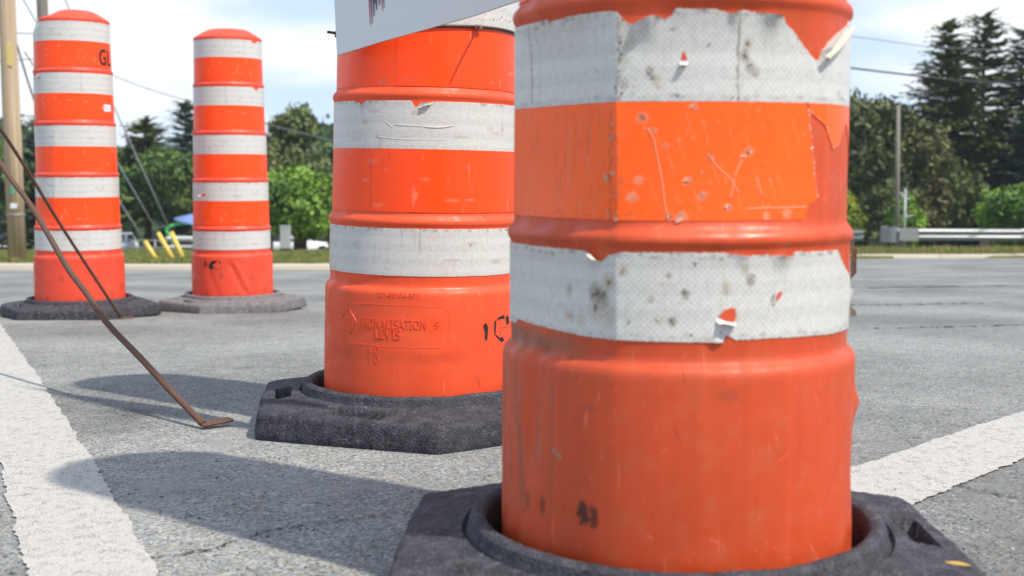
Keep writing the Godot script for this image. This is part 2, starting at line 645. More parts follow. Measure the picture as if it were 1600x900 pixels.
func plastic(called: String, w: int, h: int, sd: int, base: Color, scratches: int, wear: float) -> StandardMaterial3D:
	var a := even_grey(noise(sd, 0.006, FastNoiseLite.TYPE_SIMPLEX_SMOOTH, 5), w, h)
	var b := even_grey(noise(sd + 1, 0.03, FastNoiseLite.TYPE_SIMPLEX_SMOOTH, 5), w, h)
	# rubbing marks that run up and down the wall
	var si := noise(sd + 7, 0.05, FastNoiseLite.TYPE_SIMPLEX_SMOOTH, 4).get_seamless_image(w / 2, h / 24, false, false, 0.12, true)
	si.convert(Image.FORMAT_L8)
	si.resize(w, h, Image.INTERPOLATE_CUBIC)
	var streak := si.get_data()
	var d := PackedByteArray()
	d.resize(w * h * 3)
	var br := base.r * 255.0
	var bg := base.g * 255.0
	var bb := base.b * 255.0
	for i in w * h:
		var t := (a[i] / 255.0 - 0.5) + (streak[i] / 255.0 - 0.5) * 0.55 * wear
		var k := maxf(0.0, b[i] / 255.0 - 0.62) * wear       # chalky bloom in patches
		d[i * 3] = clampi(int(br + t * 22.0 - k * 25.0), 0, 255)
		d[i * 3 + 1] = clampi(int(bg + t * 10.0 + k * 38.0), 0, 255)
		d[i * 3 + 2] = clampi(int(bb + t * 10.0 + k * 42.0), 0, 255)
	var im := Image.create_from_data(w, h, false, Image.FORMAT_RGB8, d)
	var r := RandomNumberGenerator.new()
	r.seed = sd
	var mm := h / 1.31 / 1000.0       # pixels to a millimetre of height
	var mx := w / (TAU * 0.18) / 1000.0
	for s in scratches:
		var x := r.randf() * w
		var y := h - pow(r.randf(), 1.4) * h * 0.8
		var fine := r.randf() < 0.8
		var len := r.randf_range(2.0, 12.0) if fine else r.randf_range(8.0, 38.0)
		var lean := 0.18 + 0.35 * sin(x / w * 19.0)        # neighbours were scraped in one go
		var ang := lean + r.randfn() * 0.22 if r.randf() < 0.7 else r.randf() * TAU
		var bend := r.randfn() * 0.004
		var pale := r.randf() < 0.8
		var strength := r.randf_range(0.10, 0.40) if fine else r.randf_range(0.25, 0.8)
		var steps := int(len * 1.6)
		for q in steps:
			x += sin(ang) * 0.6 * mx
			y += cos(ang) * 0.6 * mm
			ang += bend
			var px := posmod(int(x), w)
			var py := clampi(int(y), 0, h - 1)
			var c := im.get_pixel(px, py)
			var fade := 1.0 - absf(2.0 * q / steps - 1.0)
			im.set_pixel(px, py, c.lerp(Color(0.93, 0.62, 0.52) if pale else Color(0.35, 0.16, 0.12), strength * fade * r.randf_range(0.3, 1.3)))
	if called == "plastic_near":
		scuff(im, -35.5, 0.1248, 9.0, 15.0, Color(0.16, 0.08, 0.07), 0.75, 5)      # half worn stencil marks
		scuff(im, -32.0, 0.1230, 7.0, 15.0, Color(0.16, 0.08, 0.07), 0.6, 6)
		scuff(im, -52.0, 0.121, 6.0, 14.0, Color(0.18, 0.09, 0.08), 0.4, 7)
		scuff(im, -60.0, 0.121, 5.0, 14.0, Color(0.18, 0.09, 0.08), 0.3, 8)
		scuff(im, -45.0, 0.176, 4.5, 4.0, Color(0.62, 0.5, 0.45), 0.8, 9)
		scuff(im, -47.0, 0.180, 4.0, 3.5, Color(0.62, 0.5, 0.45), 0.8, 10)
		for k in 9:                                                              # grey road dirt caught under the shoulder
			scuff(im, -88.0 + k * 5.5, 0.283 + 0.003 * sin(k * 2.0), 26.0, 14.0, Color(0.46, 0.36, 0.32), 0.5 - k * 0.03, 20 + k)
		for k in 7:
			scuff(im, -70.0 + k * 1.2, 0.255 - k * 0.022, 7.0, 20.0, Color(0.50, 0.32, 0.26), 0.40, 40 + k)
		for k in 26:                                                             # dull brown rub down the pressed side
			scuff(im, -90.0 + k * 1.7 + sin(k * 5.0) * 2.0, 0.19 + 0.05 * sin(k * 3.3), 3.0 + 2.0 * sin(k * 1.7), 46.0 + 20.0 * sin(k * 2.2), Color(0.56, 0.33, 0.27), 0.34, 51 + k)
		scuff(im, -34.0, 0.228, 12.0, 4.0, Color(0.50, 0.24, 0.18), 0.35, 140)
		scuff(im, 8.0, 0.245, 14.0, 8.0, Color(0.52, 0.24, 0.17), 0.3, 141)
	elif called == "plastic_mid":
		for k in 6:
			scuff(im, -48.0 + k * 14.0, 0.150 + 0.01 * sin(k * 3.1), 40.0, 14.0, Color(0.66, 0.24, 0.15), 0.16, 60 + k)
	else:
		for k in 8:
			scuff(im, -70.0 + k * 22.0, 0.13 + 0.05 * sin(k * 2.7), 16.0, 22.0, Color(0.62, 0.24, 0.18), 0.4, 80 + k)
	var m := mat(called, Color.WHITE, 0.44, 0.5)
	m.albedo_texture = tex(im)
	var rt := Image.create_from_data(w, h, false, Image.FORMAT_L8, b)
	rt.adjust_bcs(1.25, 0.5, 1.0)
	m.roughness = 0.95
	m.roughness_texture = tex(rt)
	m.roughness_texture_channel = BaseMaterial3D.TEXTURE_CHANNEL_RED
	return m


# Dirt, stains and rubbed streaks on the sheeting of the nearest drum, laid over it by angle and height.
func near_dirt() -> void:
	var im := Image.create(2048, 1024, false, Image.FORMAT_RGBA8)
	im.fill(Color(0.40, 0.34, 0.26, 0.0))
	var r := RandomNumberGenerator.new()
	r.seed = 88
	var brown := Color(0.40, 0.35, 0.27)
	var tan := Color(0.66, 0.58, 0.44)
	var dark := Color(0.22, 0.19, 0.16)
	# stains round the knocks
	for p in [[-46.0, 0.339, 8.0], [-34.0, 0.338, 14.0], [-31.0, 0.333, 13.0], [-29.0, 0.350, 12.0], [-24.0, 0.361, 9.0], [-34.0, 0.322, 16.0], [-29.0, 0.316, 14.0], [-40.0, 0.310, 10.0], [-15.5, 0.335, 5.0], [-5.0, 0.340, 7.0], [-10.0, 0.357, 6.0], [8.0, 0.345, 9.0], [16.0, 0.352, 8.0], [14.0, 0.362, 8.0], [-13.0, 0.315, 6.0], [-9.0, 0.314, 7.0], [10.0, 0.318, 10.0], [14.0, 0.561, 9.0], [16.0, 0.551, 9.0], [15.0, 0.572, 8.0], [18.0, 0.546, 7.0], [-17.0, 0.546, 7.0], [-15.0, 0.538, 8.0], [-24.0, 0.575, 12.0], [-25.0, 0.556, 9.0], [-25.0, 0.535, 8.0], [-26.0, 0.590, 9.0], [-6.3, 0.553, 5.0], [55.0, 0.528, 7.0], [24.0, 0.33, 4.0]]:
		stain(im, p[0], p[1], p[2] * 0.8, p[2], brown if r.randf() < 0.5 else tan, r.randf_range(0.35, 0.65), r.randi() % 9000)
	for k in 60:
		var low := k % 2 == 0
		stain(im, r.randf_range(-85.0, 60.0), r.randf_range(0.31, 0.365) if low else r.randf_range(0.53, 0.59), r.randf_range(0.8, 2.2), r.randf_range(6.0, 20.0), tan if r.randf() < 0.5 else brown, r.randf_range(0.08, 0.26), r.randi() % 9000)
	# grime drawn along the edges of the bands
	for e in [[0.3745, 1.0], [0.2985, 0.7], [0.5985, 1.0], [0.5225, 0.6], [0.412, 0.5]]:
		for k in 46:
			stain(im, -90.0 + k * 4.0 + r.randf_range(-2, 2), float(e[0]) + r.randf_range(-0.002, 0.003), r.randf_range(3.0, 8.0), r.randf_range(1.2, 3.4), brown if r.randf() < 0.7 else dark, r.randf_range(0.2, 0.6) * float(e[1]), r.randi() % 9000)
	# scraped and peeled places of the orange band
	for p in [[-19.2, 0.5041, 9.0], [-15.5, 0.492, 5.0], [-4.6, 0.4462, 6.0], [0.2, 0.4314, 7.0], [-6.4, 0.4115, 9.0], [-10.2, 0.412, 6.0], [16.1, 0.4727, 7.0], [14.2, 0.468, 5.0], [3.0, 0.4668, 5.0], [8.8, 0.4205, 6.0], [-12.0, 0.478, 4.0], [-3.0, 0.514, 6.0], [-20.0, 0.446, 7.0], [-22.0, 0.43, 8.0], [30.0, 0.414, 8.0], [22.0, 0.412, 6.0]]:
		stain(im, p[0], p[1], p[2], p[2] * 0.8, Color(0.93, 0.60, 0.48), r.randf_range(0.5, 0.8), r.randi() % 9000)
		stain(im, p[0] + 0.4, p[1] - 0.001, float(p[2]) * 0.5, float(p[2]) * 0.35, Color(0.70, 0.42, 0.33), r.randf_range(0.2, 0.5), r.randi() % 9000)
	for k in 18:
		var y0 := r.randf_range(0.42, 0.51)
		for q in 14:
			stain(im, -17.0 + k * 2.9 + q * r.randf_range(0.1, 0.25), y0 - q * 0.0017, 0.9, 1.6, Color(0.98, 0.66, 0.5), r.randf_range(0.1, 0.4), r.randi() % 9000)
	# vertical seams
	for q in [[-76.0, 1.4], [-26.8, 2.2], [11.8, 1.2], [-70.5, 0.7]]:
		for k in 16:
			stain(im, float(q[0]) + r.randf_range(-0.4, 0.4), 0.522 + k * 0.005, q[1], r.randf_range(2.0, 6.0), dark if r.randf() < 0.5 else brown, r.randf_range(0.35, 0.75), r.randi() % 9000)
	for k in 14:
		stain(im, -29.5 + r.randf_range(-0.6, 0.6), 0.412 + k * 0.0075, 2.2, r.randf_range(3.0, 7.0), Color(0.52, 0.26, 0.18), r.randf_range(0.3, 0.6), r.randi() % 9000)
	# rubbed vertical streaks on the pressed-in side of the orange band
	for k in 70:
		var ph := r.randf_range(-82.0, -32.0)
		stain(im, ph, r.randf_range(0.415, 0.51), r.randf_range(0.5, 1.3), r.randf_range(5.0, 26.0), Color(0.80, 0.52, 0.45) if r.randf() < 0.6 else Color(0.50, 0.20, 0.14), r.randf_range(0.25, 0.6), r.randi() % 9000)
	for k in 46:
		stain(im, r.randf_range(-26.0, 40.0), r.randf_range(0.41, 0.516), r.randf_range(1.0, 4.0), r.randf_range(0.8, 3.0), Color(0.95, 0.56, 0.42), r.randf_range(0.15, 0.5), r.randi() % 9000)
	for k in 60:
		stain(im, r.randf_range(-85.0, 75.0), r.randf_range(0.297, 0.376) if k % 2 else r.randf_range(0.52, 0.6), r.randf_range(0.6, 2.2), r.randf_range(0.6, 2.4), dark if r.randf() < 0.6 else tan, r.randf_range(0.2, 0.6), r.randi() % 9000)
	for called in ["white_sheet", "orange_sheet"]:
		var m: StandardMaterial3D = M[called].duplicate()
		m.resource_name = called + "_near"
		m.detail_enabled = true
		m.detail_uv_layer = BaseMaterial3D.DETAIL_UV_2
		m.detail_blend_mode = BaseMaterial3D.BLEND_MODE_MIX
		m.detail_albedo = tex(im)
		M[called + "_near"] = m


# thinner road film, smears and rubbed places on the other drums
func far_dirt() -> void:
	var im := Image.create(1024, 1024, false, Image.FORMAT_RGBA8)
	im.fill(Color(0.55, 0.45, 0.38, 0.0))
	var r := RandomNumberGenerator.new()
	r.seed = 99
	for k in 420:
		var c: Color = [Color(0.48, 0.42, 0.36), Color(0.75, 0.62, 0.54), Color(0.62, 0.30, 0.20), Color(0.9, 0.62, 0.5)][r.randi() % 4]
		var tall := r.randf() < 0.5
		stain(im, r.randf_range(-95.0, 95.0), r.randf_range(0.29, 1.25), r.randf_range(1.5, 5.0) if tall else r.randf_range(4.0, 22.0), r.randf_range(8.0, 30.0) if tall else r.randf_range(1.5, 7.0), c, r.randf_range(0.10, 0.36), r.randi() % 9000)
	for w in WHITES:
		for k in 40:
			stain(im, r.randf_range(-95.0, 95.0), float(w[1]) - 0.002, r.randf_range(2.0, 9.0), r.randf_range(1.5, 4.0), Color(0.36, 0.31, 0.26), r.randf_range(0.15, 0.55), r.randi() % 9000)
	for called in ["white_sheet", "orange_sheet"]:
		var m: StandardMaterial3D = M[called]
		m.detail_enabled = true
		m.detail_uv_layer = BaseMaterial3D.DETAIL_UV_2
		m.detail_blend_mode = BaseMaterial3D.BLEND_MODE_MIX
		m.detail_albedo = tex(im)


func stain(im: Image, phi: float, hh: float, wx: float, wy: float, c: Color, strength: float, sd: int) -> void:
	var w := im.get_width()
	var h := im.get_height()
	var n := noise(sd, 0.22, FastNoiseLite.TYPE_SIMPLEX_SMOOTH, 3)
	var mm := h / 1.31 / 1000.0
	var mx := w / (TAU * 0.175) / 1000.0
	var cx := fposmod(phi / 360.0, 1.0) * w
	var cy := h - hh / 1.31 * h
	for y in range(int(cy - wy * mm), int(cy + wy * mm) + 2):
		for x in range(int(cx - wx * mx), int(cx + wx * mx) + 2):
			var e := 1.0 - Vector2((x - cx) / maxf(1.0, wx * mx), (y - cy) / maxf(1.0, wy * mm)).length()
			if e <= 0.0 or y < 0 or y >= h:
				continue
			var v := n.get_noise_2d((x - cx) / mx * 1.6, (y - cy) / mm * 1.6)
			var k := clampf((e * 1.1 + v * 1.2) * 1.8, 0.0, 1.0) * clampf(e * 3.0, 0.0, 1.0) * strength
			if k > 0.02:
				var p := posmod(x, w)
				var old := im.get_pixel(p, y)
				var a := old.a + k * (1.0 - old.a)
				var o := old.lerp(c, k / maxf(a, 0.001))
				o.a = a
				im.set_pixel(p, y, o)


# a patchy stain: phi in degrees, height in metres, half sizes in mm
func scuff(im: Image, phi: float, hh: float, wx: float, wy: float, c: Color, strength: float, sd: int) -> void:
	var w := im.get_width()
	var h := im.get_height()
	var n := noise(sd, 0.11, FastNoiseLite.TYPE_SIMPLEX_SMOOTH, 3)
	var mm := h / 1.31 / 1000.0
	var mx := w / (TAU * 0.18) / 1000.0
	var cx := fposmod(phi / 360.0, 1.0) * w
	var cy := h - hh / 1.31 * h
	for y in range(int(cy - wy * mm), int(cy + wy * mm) + 1):
		for x in range(int(cx - wx * mx), int(cx + wx * mx) + 1):
			if y < 0 or y >= h:
				continue
			var e := 1.0 - Vector2((x - cx) / (wx * mx), (y - cy) / (wy * mm)).length()
			var v := n.get_noise_2d((x - cx) / mx * 2.2, (y - cy) / mm * 1.1)
			var k := clampf((e * 1.2 + v * 1.1) * 2.0, 0.0, 1.0) * clampf(e * 3.0, 0.0, 1.0) * strength
			if k > 0.01:
				var p := posmod(x, w)
				im.set_pixel(p, y, im.get_pixel(p, y).lerp(c, k))


# ---------------------------------------------------------------- ground
func build_ground() -> void:
	var zs := []
	var z := -6.0
	while z < 0.99:
		zs.append(z)
		z += 0.3
	for k in 61:
		zs.append(1.0 + pow(k / 60.0, 1.6))      # share between 1 and the edge, filled per column below
	var xs := []
	var x := -40.0
	while x <= 45.01:
		xs.append(x)
		x += 0.25 if absf(x) < 8.0 else (1.0 if absf(x) < 15.0 else 3.0)
	var pts := []
	var uvs := []
	var uv2 := []
	for k in zs.size():
		var row := []
		var ru := []
		var r2 := []
		for xx in xs:
			var zz: float = zs[k]
			if zz >= 1.0:
				zz = lerpf(1.0, road_edge(xx), zz - 1.0)
			row.append(on(xx, zz))
			ru.append(Vector2(xx, zz) / 1.15)
			r2.append(Vector2(xx * 0.8 + zz * 0.6, zz * 0.8 - xx * 0.6) / 7.0)
		pts.append(row)
		uvs.append(ru)
		uv2.append(r2)
	structure("road", flat_sheet(pts, uvs, uv2), M.asphalt)

	# soil and grass land below and beyond the road
	pts = []
	var gz := [-40.0, -6.0, 0.5, 1.5, 3.0, 6.0, 9.0, 0.0, 1.0, 2.0, 3.0, 26.5, 28.0, 32.0, 34.2, 40.0, 50.0, 60.0, 75.2, 90.0, 130.0, 300.0, 900.0]
	for k in gz.size():
		var row := []
		for i in 61:
			var xx := -600.0 * pow(absf(i / 30.0 - 1.0), 2.2) * signf(30 - i)
			var e := road_edge(xx)
			var zz: float = gz[k]
			var up := -0.05
			if k >= 7 and k <= 10:
				zz = [e + 0.06, e + 0.08, e + 0.5, e + 2.0][k - 7]
				up = [-0.05, 0.045, 0.055, 0.06][k - 7]
			elif k > 10:
				zz = maxf(zz, e + 2.0 + (k - 10) * 0.8)
				up = 0.06
			elif zz > 1.0:
				zz = minf(zz, e - 0.5)
			row.append(on(xx, zz, up))
		pts.append(row)
	structure("ground", grid(pts, [], null, Vector3.UP), M.soil)

	# concrete kerb along the far edge, cast in lengths
	var kerb := Node3D.new()
	kerb.name = "kerb"
	kerb.set_meta("kind", "structure")
	add_child(kerb)
	x = -14.0
	while x < 24.0:
		var a := Vector2(x, road_edge(x))
		var step := 1.6
		var x2 := x + step * cos(atan2(road_edge(x + step) - a.y, step))
		var b := Vector2(x2, road_edge(x2))
		var d := (b - a).normalized()
		var nrm := Vector2(-d.y, d.x)
		a += d * 0.006
		b -= d * 0.006
		var rows := []
		var r0 := rng.randf_range(-0.006, 0.006)
		for q in [[0.0, -0.1], [0.004, 0.045], [0.025, 0.068], [0.19, 0.072], [0.215, 0.06], [0.22, -0.1]]:
			var row := []
			for t in [0.0, 0.5, 1.0]:
				var p := a.lerp(b, t) + nrm * float(q[0])
				row.append(Vector3(p.x, gh(p.y) + float(q[1]) + r0, -p.y))
			rows.append(row)
		put(kerb, "kerb_stone", grid(rows, [], null, Vector3.UP), M.kerb)
		x = x2

	# painted lines
	paint_line("painted_line", Vector2(-0.258, 0.90), Vector2(-4.025, 9.0), 0.136, 301)
	paint_line("painted_line", Vector2(0.30, 1.52), Vector2(5.2, 6.95), 0.175, 302)

	# cracks
	crack([[-0.47, 1.405], [-0.375, 1.443], [-0.342, 1.49], [-0.31, 1.541], [-0.25, 1.575], [-0.18, 1.62], [-0.10, 1.64]], 0.0045, 5)
	crack([[1.9, 8.35], [2.6, 8.6], [3.3, 8.85], [4.2, 9.3], [5.4, 9.7]], 0.085, 6)
	crack([[1.0, 4.5], [1.5, 4.62], [2.0, 4.8], [2.6, 5.0]], 0.022, 7)
	crack([[0.62, 1.86], [0.70, 1.72], [0.80, 1.68], [0.95, 1.60], [1.1, 1.56]], 0.004, 8)
	crack([[1.4, 6.2], [2.0, 6.3], [2.9, 6.6]], 0.04, 9)

	# loose and exposed stone chips in the near road
	var chip := SphereMesh.new()
	chip.radius = 0.5
	chip.height = 0.62
	chip.radial_segments = 7
	chip.rings = 3
	var mm := MultiMesh.new()
	mm.transform_format = MultiMesh.TRANSFORM_3D
	mm.use_colors = true
	mm.mesh = chip
	var n := 7000
	mm.instance_count = n
	var r := RandomNumberGenerator.new()
	r.seed = 55
	for i in n:
		var zz := 1.15 + 5.5 * pow(r.randf(), 1.7)
		var xx := r.randf_range(-0.5, 0.5) * zz + r.randf_range(-0.1, 0.1)
		var s := r.randf_range(0.0018, 0.0045)
		var bs := Basis(Vector3.UP, r.randf() * TAU) * Basis.from_scale(Vector3(s * r.randf_range(0.7, 1.5), s * r.randf_range(0.45, 0.8), s * r.randf_range(0.7, 1.4)))
		mm.set_instance_transform(i, Transform3D(bs, on(xx, zz, s * 0.1)))
		var v := r.randf_range(0.10, 0.30) if r.randf() < 0.75 else r.randf_range(0.3, 0.52)
		if r.randf() < 0.22:
			v = 0.05
		mm.set_instance_color(i, Color(v * r.randf_range(0.97, 1.08), v, v * r.randf_range(0.9, 1.08)))
	var mi := MultiMeshInstance3D.new()
	mi.name = "stone_chips"
	mi.multimesh = mm
	mi.material_override = M.stone_chip
	add_child(mi)
	tag(mi, "small stone chips bedded in the grey asphalt", "gravel")
	mi.set_meta("kind", "stuff")


func flat_sheet(pts: Array, uvs: Array, uv2: Array) -> ArrayMesh:
	var st := SurfaceTool.new()
	st.begin(Mesh.PRIMITIVE_TRIANGLES)
	var rows := pts.size()
	var cols: int = pts[0].size()
	for r in rows:
		for c in cols:
			st.set_uv(uvs[r][c])
			st.set_uv2(uv2[r][c])
			st.add_vertex(pts[r][c])
	for r in rows - 1:
		for c in cols - 1:
			var a := r * cols + c
			for k in [a, a + cols, a + 1, a + 1, a + cols, a + cols + 1]:
				st.add_index(k)
	st.generate_normals()
	var m := st.commit()
	# rows run away from the viewer and columns to the right: make sure the sheet faces up
	var nn: Vector3 = m.surface_get_arrays(0)[Mesh.ARRAY_NORMAL][cols * 3 + 3]
	if nn.y < 0:
		st = SurfaceTool.new()
		st.begin(Mesh.PRIMITIVE_TRIANGLES)
		for r in rows:
			for c in cols:
				st.set_uv(uvs[r][c])
				st.set_uv2(uv2[r][c])
				st.add_vertex(pts[r][c])
		for r in rows - 1:
			for c in cols - 1:
				var a := r * cols + c
				for k in [a, a + 1, a + cols, a + 1, a + cols + 1, a + cols]:
					st.add_index(k)
		st.generate_normals()
		m = st.commit()
	return m


func paint_line(called: String, a: Vector2, b: Vector2, width: float, sd: int) -> void:
	var d := (b - a).normalized()
	var nrm := Vector2(d.y, -d.x)
	var len := a.distance_to(b)
	var n1 := noise(sd, 34.0, FastNoiseLite.TYPE_SIMPLEX, 4)
	var n2 := noise(sd + 50, 34.0, FastNoiseLite.TYPE_SIMPLEX, 4)
	var pts := []
	var uvs := []
	var steps := int(len / 0.0022)
	for i in steps + 1:
		var t := len * i / steps
		var e1 := 0.003 * n1.get_noise_1d(t) + 0.006 * n2.get_noise_1d(t * 0.21 + 40.0)
		var e2 := 0.003 * n2.get_noise_1d(t) + 0.006 * n1.get_noise_1d(t * 0.21 + 80.0)
		var row := []
		var ru := []
		for k in 3:
			var s := lerpf(-width / 2 + e1, width / 2 + e2, k / 2.0)
			var p := a + d * t + nrm * s
			row.append(on(p.x, p.y, 0.0026))
			ru.append(p / 0.9)
		pts.append(row)
		uvs.append(ru)
	structure(called, grid(pts, uvs, null, Vector3.UP), M.paint)


func crack(line: Array, width: float, sd: int) -> void:
	var n := noise(sd, 40.0, FastNoiseLite.TYPE_SIMPLEX, 4)
	var nw := noise(sd + 9, 60.0, FastNoiseLite.TYPE_SIMPLEX, 3)
	var c := []
	for i in line.size() - 1:
		for k in 40:
			c.append(Vector2(line[i][0], line[i][1]).lerp(Vector2(line[i + 1][0], line[i + 1][1]), k / 40.0))
	var a := []
	var b := []
	var total := 0.0
	for i in c.size():
		if i > 0:
			total += (c[i] as Vector2).distance_to(c[i - 1])
		var d: Vector2 = ((c[mini(i + 1, c.size() - 1)] as Vector2) - (c[maxi(i - 1, 0)] as Vector2)).normalized()
		var nrm := Vector2(d.y, -d.x)
		var off := n.get_noise_1d(total * 0.5) * width * 1.8
		var w := width * clampf(0.55 + nw.get_noise_1d(total) * 1.6, 0.08, 1.3) * (1.0 - pow(absf(2.0 * i / c.size() - 1.0), 6.0)) * 0.5
		var p1: Vector2 = c[i] + nrm * (off - w)
		var p2: Vector2 = c[i] + nrm * (off + w)
		a.append(on(p1.x, p1.y, 0.0022))
		b.append(on(p2.x, p2.y, 0.0022))
	structure("crack", grid([a, b], [], null, Vector3.UP), M.crack, get_node("road"))


# ---------------------------------------------------------------- drums
func chord(phi: float, p0: float, p1: float) -> float:    # share of the radius lost where an arc is pressed flat
	if phi <= p0 or phi >= p1:
		return 0.0
	var mid := (p0 + p1) / 2
	var half := deg_to_rad((p1 - p0) / 2)
	return 1.0 - cos(half) / cos(deg_to_rad(phi - mid))


func bell(x: float, c: float, w: float) -> float:
	return exp(-pow((x - c) / w, 2.0))


func wrap180(p: float) -> float:
	return fposmod(p + 180.0, 360.0) - 180.0


func dent(which: int, phi: float, h: float) -> float:
	var p := wrap180(phi)
	var o := 0.0
	if which == 0:
		var s := table([[0.0, 0.05], [0.22, 0.10], [0.265, 0.25], [0.30, 0.42], [0.36, 0.5], [0.39, 0.32], [0.41, 0.62], [0.46, 0.8], [0.57, 0.8], [0.60, 0.5], [0.615, 0.28], [0.65, 0.35], [0.8, 0.1], [1.3, 0.0]], h)
		var k := -27.0 + (0.5 - h) * 6.0
		o -= 0.18 * s * (chord(p, -88.0, k) + 0.42 * chord(p, k, 46.0))
		o -= 0.0055 * bell(p, -58.0, 4.0) * smoothstep(0.13, 0.20, h) * (1.0 - smoothstep(0.272, 0.278, h))
		o += 0.0025 * bell(p, -66.0, 7.0) * smoothstep(0.15, 0.22, h) * (1.0 - smoothstep(0.27, 0.275, h))
		o += 0.0055 * bell(p, 76.0, 6.0) * bell(h, 0.213, 0.012)
		o -= 0.003 * bell(p, 78.0, 14.0) * bell(h, 0.15, 0.05)
		o += 0.0022 * bell(p, 66.0, 3.0) * smoothstep(0.29, 0.32, h) * (1.0 - smoothstep(0.385, 0.40, h))
	elif which == 1:
		o += 0.0012 * sin(deg_to_rad(p * 3.0 + h * 200.0)) * smoothstep(0.3, 0.5, h)
		o -= 0.0025 * bell(p, -60.0, 12.0) * smoothstep(0.62, 0.7, h)
	elif which == 2:
		o -= 0.17 * 0.22 * smoothstep(0.36, 0.46, h) * (1.0 - smoothstep(0.72, 0.9, h)) * (chord(p, -85.0, -12.0) + 0.5 * chord(p, -12.0, 50.0))
		o -= 0.030 * bell(p, -70.0, 30.0) * smoothstep(1.2, 1.30, h)
		o -= 0.012 * bell(p, -50.0, 9.0) * smoothstep(1.262, 1.285, h)
	else:
		o -= 0.004 * bell(p, 14.0 + (0.2 - h) * 140.0, 4.0) * smoothstep(0.09, 0.11, h) * (1.0 - smoothstep(0.22, 0.25, h))
		o += 0.003 * bell(p, 22.0 + (0.2 - h) * 140.0, 4.0) * smoothstep(0.09, 0.11, h) * (1.0 - smoothstep(0.22, 0.25, h))
		o -= 0.002 * bell(p, -22.0 + (0.2 - h) * 120.0, 5.0) * (1.0 - smoothstep(0.22, 0.25, h))
	return o


func drum_r(which: int, phi: float, h: float) -> float:
	return maxf(0.0005, table(PROFILE, h) + dent(which, phi, h) * minf(1.0, table(PROFILE, h) / 0.1))


func dp(which: int, phi: float, h: float, off := 0.0) -> Vector3:
	var r := drum_r(which, phi, h) + off
	var a := deg_to_rad(phi)
	return Vector3(r * sin(a), h, r * cos(a))


func cap_sink(which: int, phi: float, h: float) -> float:
	if which == 2 and h > 1.265:
		return -0.026 * bell(wrap180(phi), -65.0, 40.0) * smoothstep(1.265, 1.30, h)
	return 0.0


func drum_body(which: int, segs: int) -> ArrayMesh:
	var hs := []
	for i in PROFILE.size():
		hs.append(PROFILE[i][0])
		if i < PROFILE.size() - 1:
			var gap: float = PROFILE[i + 1][0] - PROFILE[i][0]
			var extra := int(gap / 0.009)
			for k in extra:
				hs.append(PROFILE[i][0] + gap * (k + 1.0) / (extra + 1))
	var pts := []
	var uvs := []
	for h in hs:
		var row := []
		var ru := []
		for s in segs + 1:
			var phi := 360.0 * s / segs - 180.0
			var p := dp(which, phi, h)
			p.y += cap_sink(which, phi, h)
			row.append(p)
			ru.append(Vector2(phi / 360.0 + 1.0, 1.0 - h / 1.31))
		pts.append(row)
		uvs.append(ru)
	return grid(pts, uvs, Vector3(0, 0.6, 0))


# A sheeting band: lo and hi give its edges by angle; lifts curl its rim away from the drum.
func band(which: int, p0: float, p1: float, lo: Callable, hi: Callable, step: float, off := 0.0009, lifts := [], seam := 999.0) -> ArrayMesh:
	var n := int(ceil((p1 - p0) / step))
	var rows := 9
	var pts := []
	var uvs := []
	for r in rows + 2:
		pts.append([])
		uvs.append([])
	for i in n + 1:
		var phi := p0 + (p1 - p0) * i / n
		var a: float = lo.call(phi)
		var b: float = hi.call(phi)
		if b < a + 0.0004:
			var m := (a + b) / 2
			a = m - 0.0002
			b = m + 0.0002
		var o := off + (0.0006 if phi > seam else 0.0)
		var tuck := 0.0006
		pts[0].append(dp(which, phi, a, -tuck))
		uvs[0].append(Vector2(deg_to_rad(phi) * 0.175 / 0.1, a / 0.1))
		for r in rows:
			var h := lerpf(a, b, r / (rows - 1.0))
			var e := o
			for l in lifts:     # [angle, width, from height, outwards, sink]
				var k := bell(wrap180(phi), l[0], l[1]) * clampf((h - l[2]) / (b - l[2]) if l[3] > 0 else (l[2] - h) / maxf(1e-4, l[2] - a), 0.0, 1.0)
				e += absf(l[3]) * k * k
			pts[r + 1].append(dp(which, phi, h, e))
			uvs[r + 1].append(Vector2(deg_to_rad(phi) * 0.175 / 0.1, h / 0.1))
		pts[rows + 1].append(dp(which, phi, b, -tuck))
		uvs[rows + 1].append(Vector2(deg_to_rad(phi) * 0.175 / 0.1, b / 0.1))
	var uv2s := []
	for r in rows + 2:
		var q := []
		for i in n + 1:
			var phi := p0 + (p1 - p0) * i / n
			q.append(Vector2(phi / 360.0 + 1.0, 1.0 - (pts[r][i] as Vector3).y / 1.31))
		uv2s.append(q)
	# crisp edges: the rim rows get vertices and a smoothing group of their own
	var st := SurfaceTool.new()
	st.begin(Mesh.PRIMITIVE_TRIANGLES)
	var c := Vector3(0, (pts[1][0] as Vector3).y, 0)
	st.set_smooth_group(0)
	var k := add_grid(st, pts.slice(1, rows + 1), uvs.slice(1, rows + 1), c, null, 0, uv2s.slice(1, rows + 1))
	st.set_smooth_group(1)
	k = add_grid(st, [pts[0], pts[1]], [uvs[0], uvs[1]], null, Vector3.DOWN, k, [uv2s[0], uv2s[1]])
	st.set_smooth_group(2)
	k = add_grid(st, [pts[rows], pts[rows + 1]], [uvs[rows], uvs[rows + 1]], null, Vector3.UP, k, [uv2s[rows], uv2s[rows + 1]])
	st.generate_normals()
	return st.commit()


func frayed(base: float, sd: int, amount: float) -> Callable:
	var n := noise(sd, 0.35, FastNoiseLite.TYPE_SIMPLEX, 3)
	return func(p: float) -> float: return base + amount * n.get_noise_1d(p)


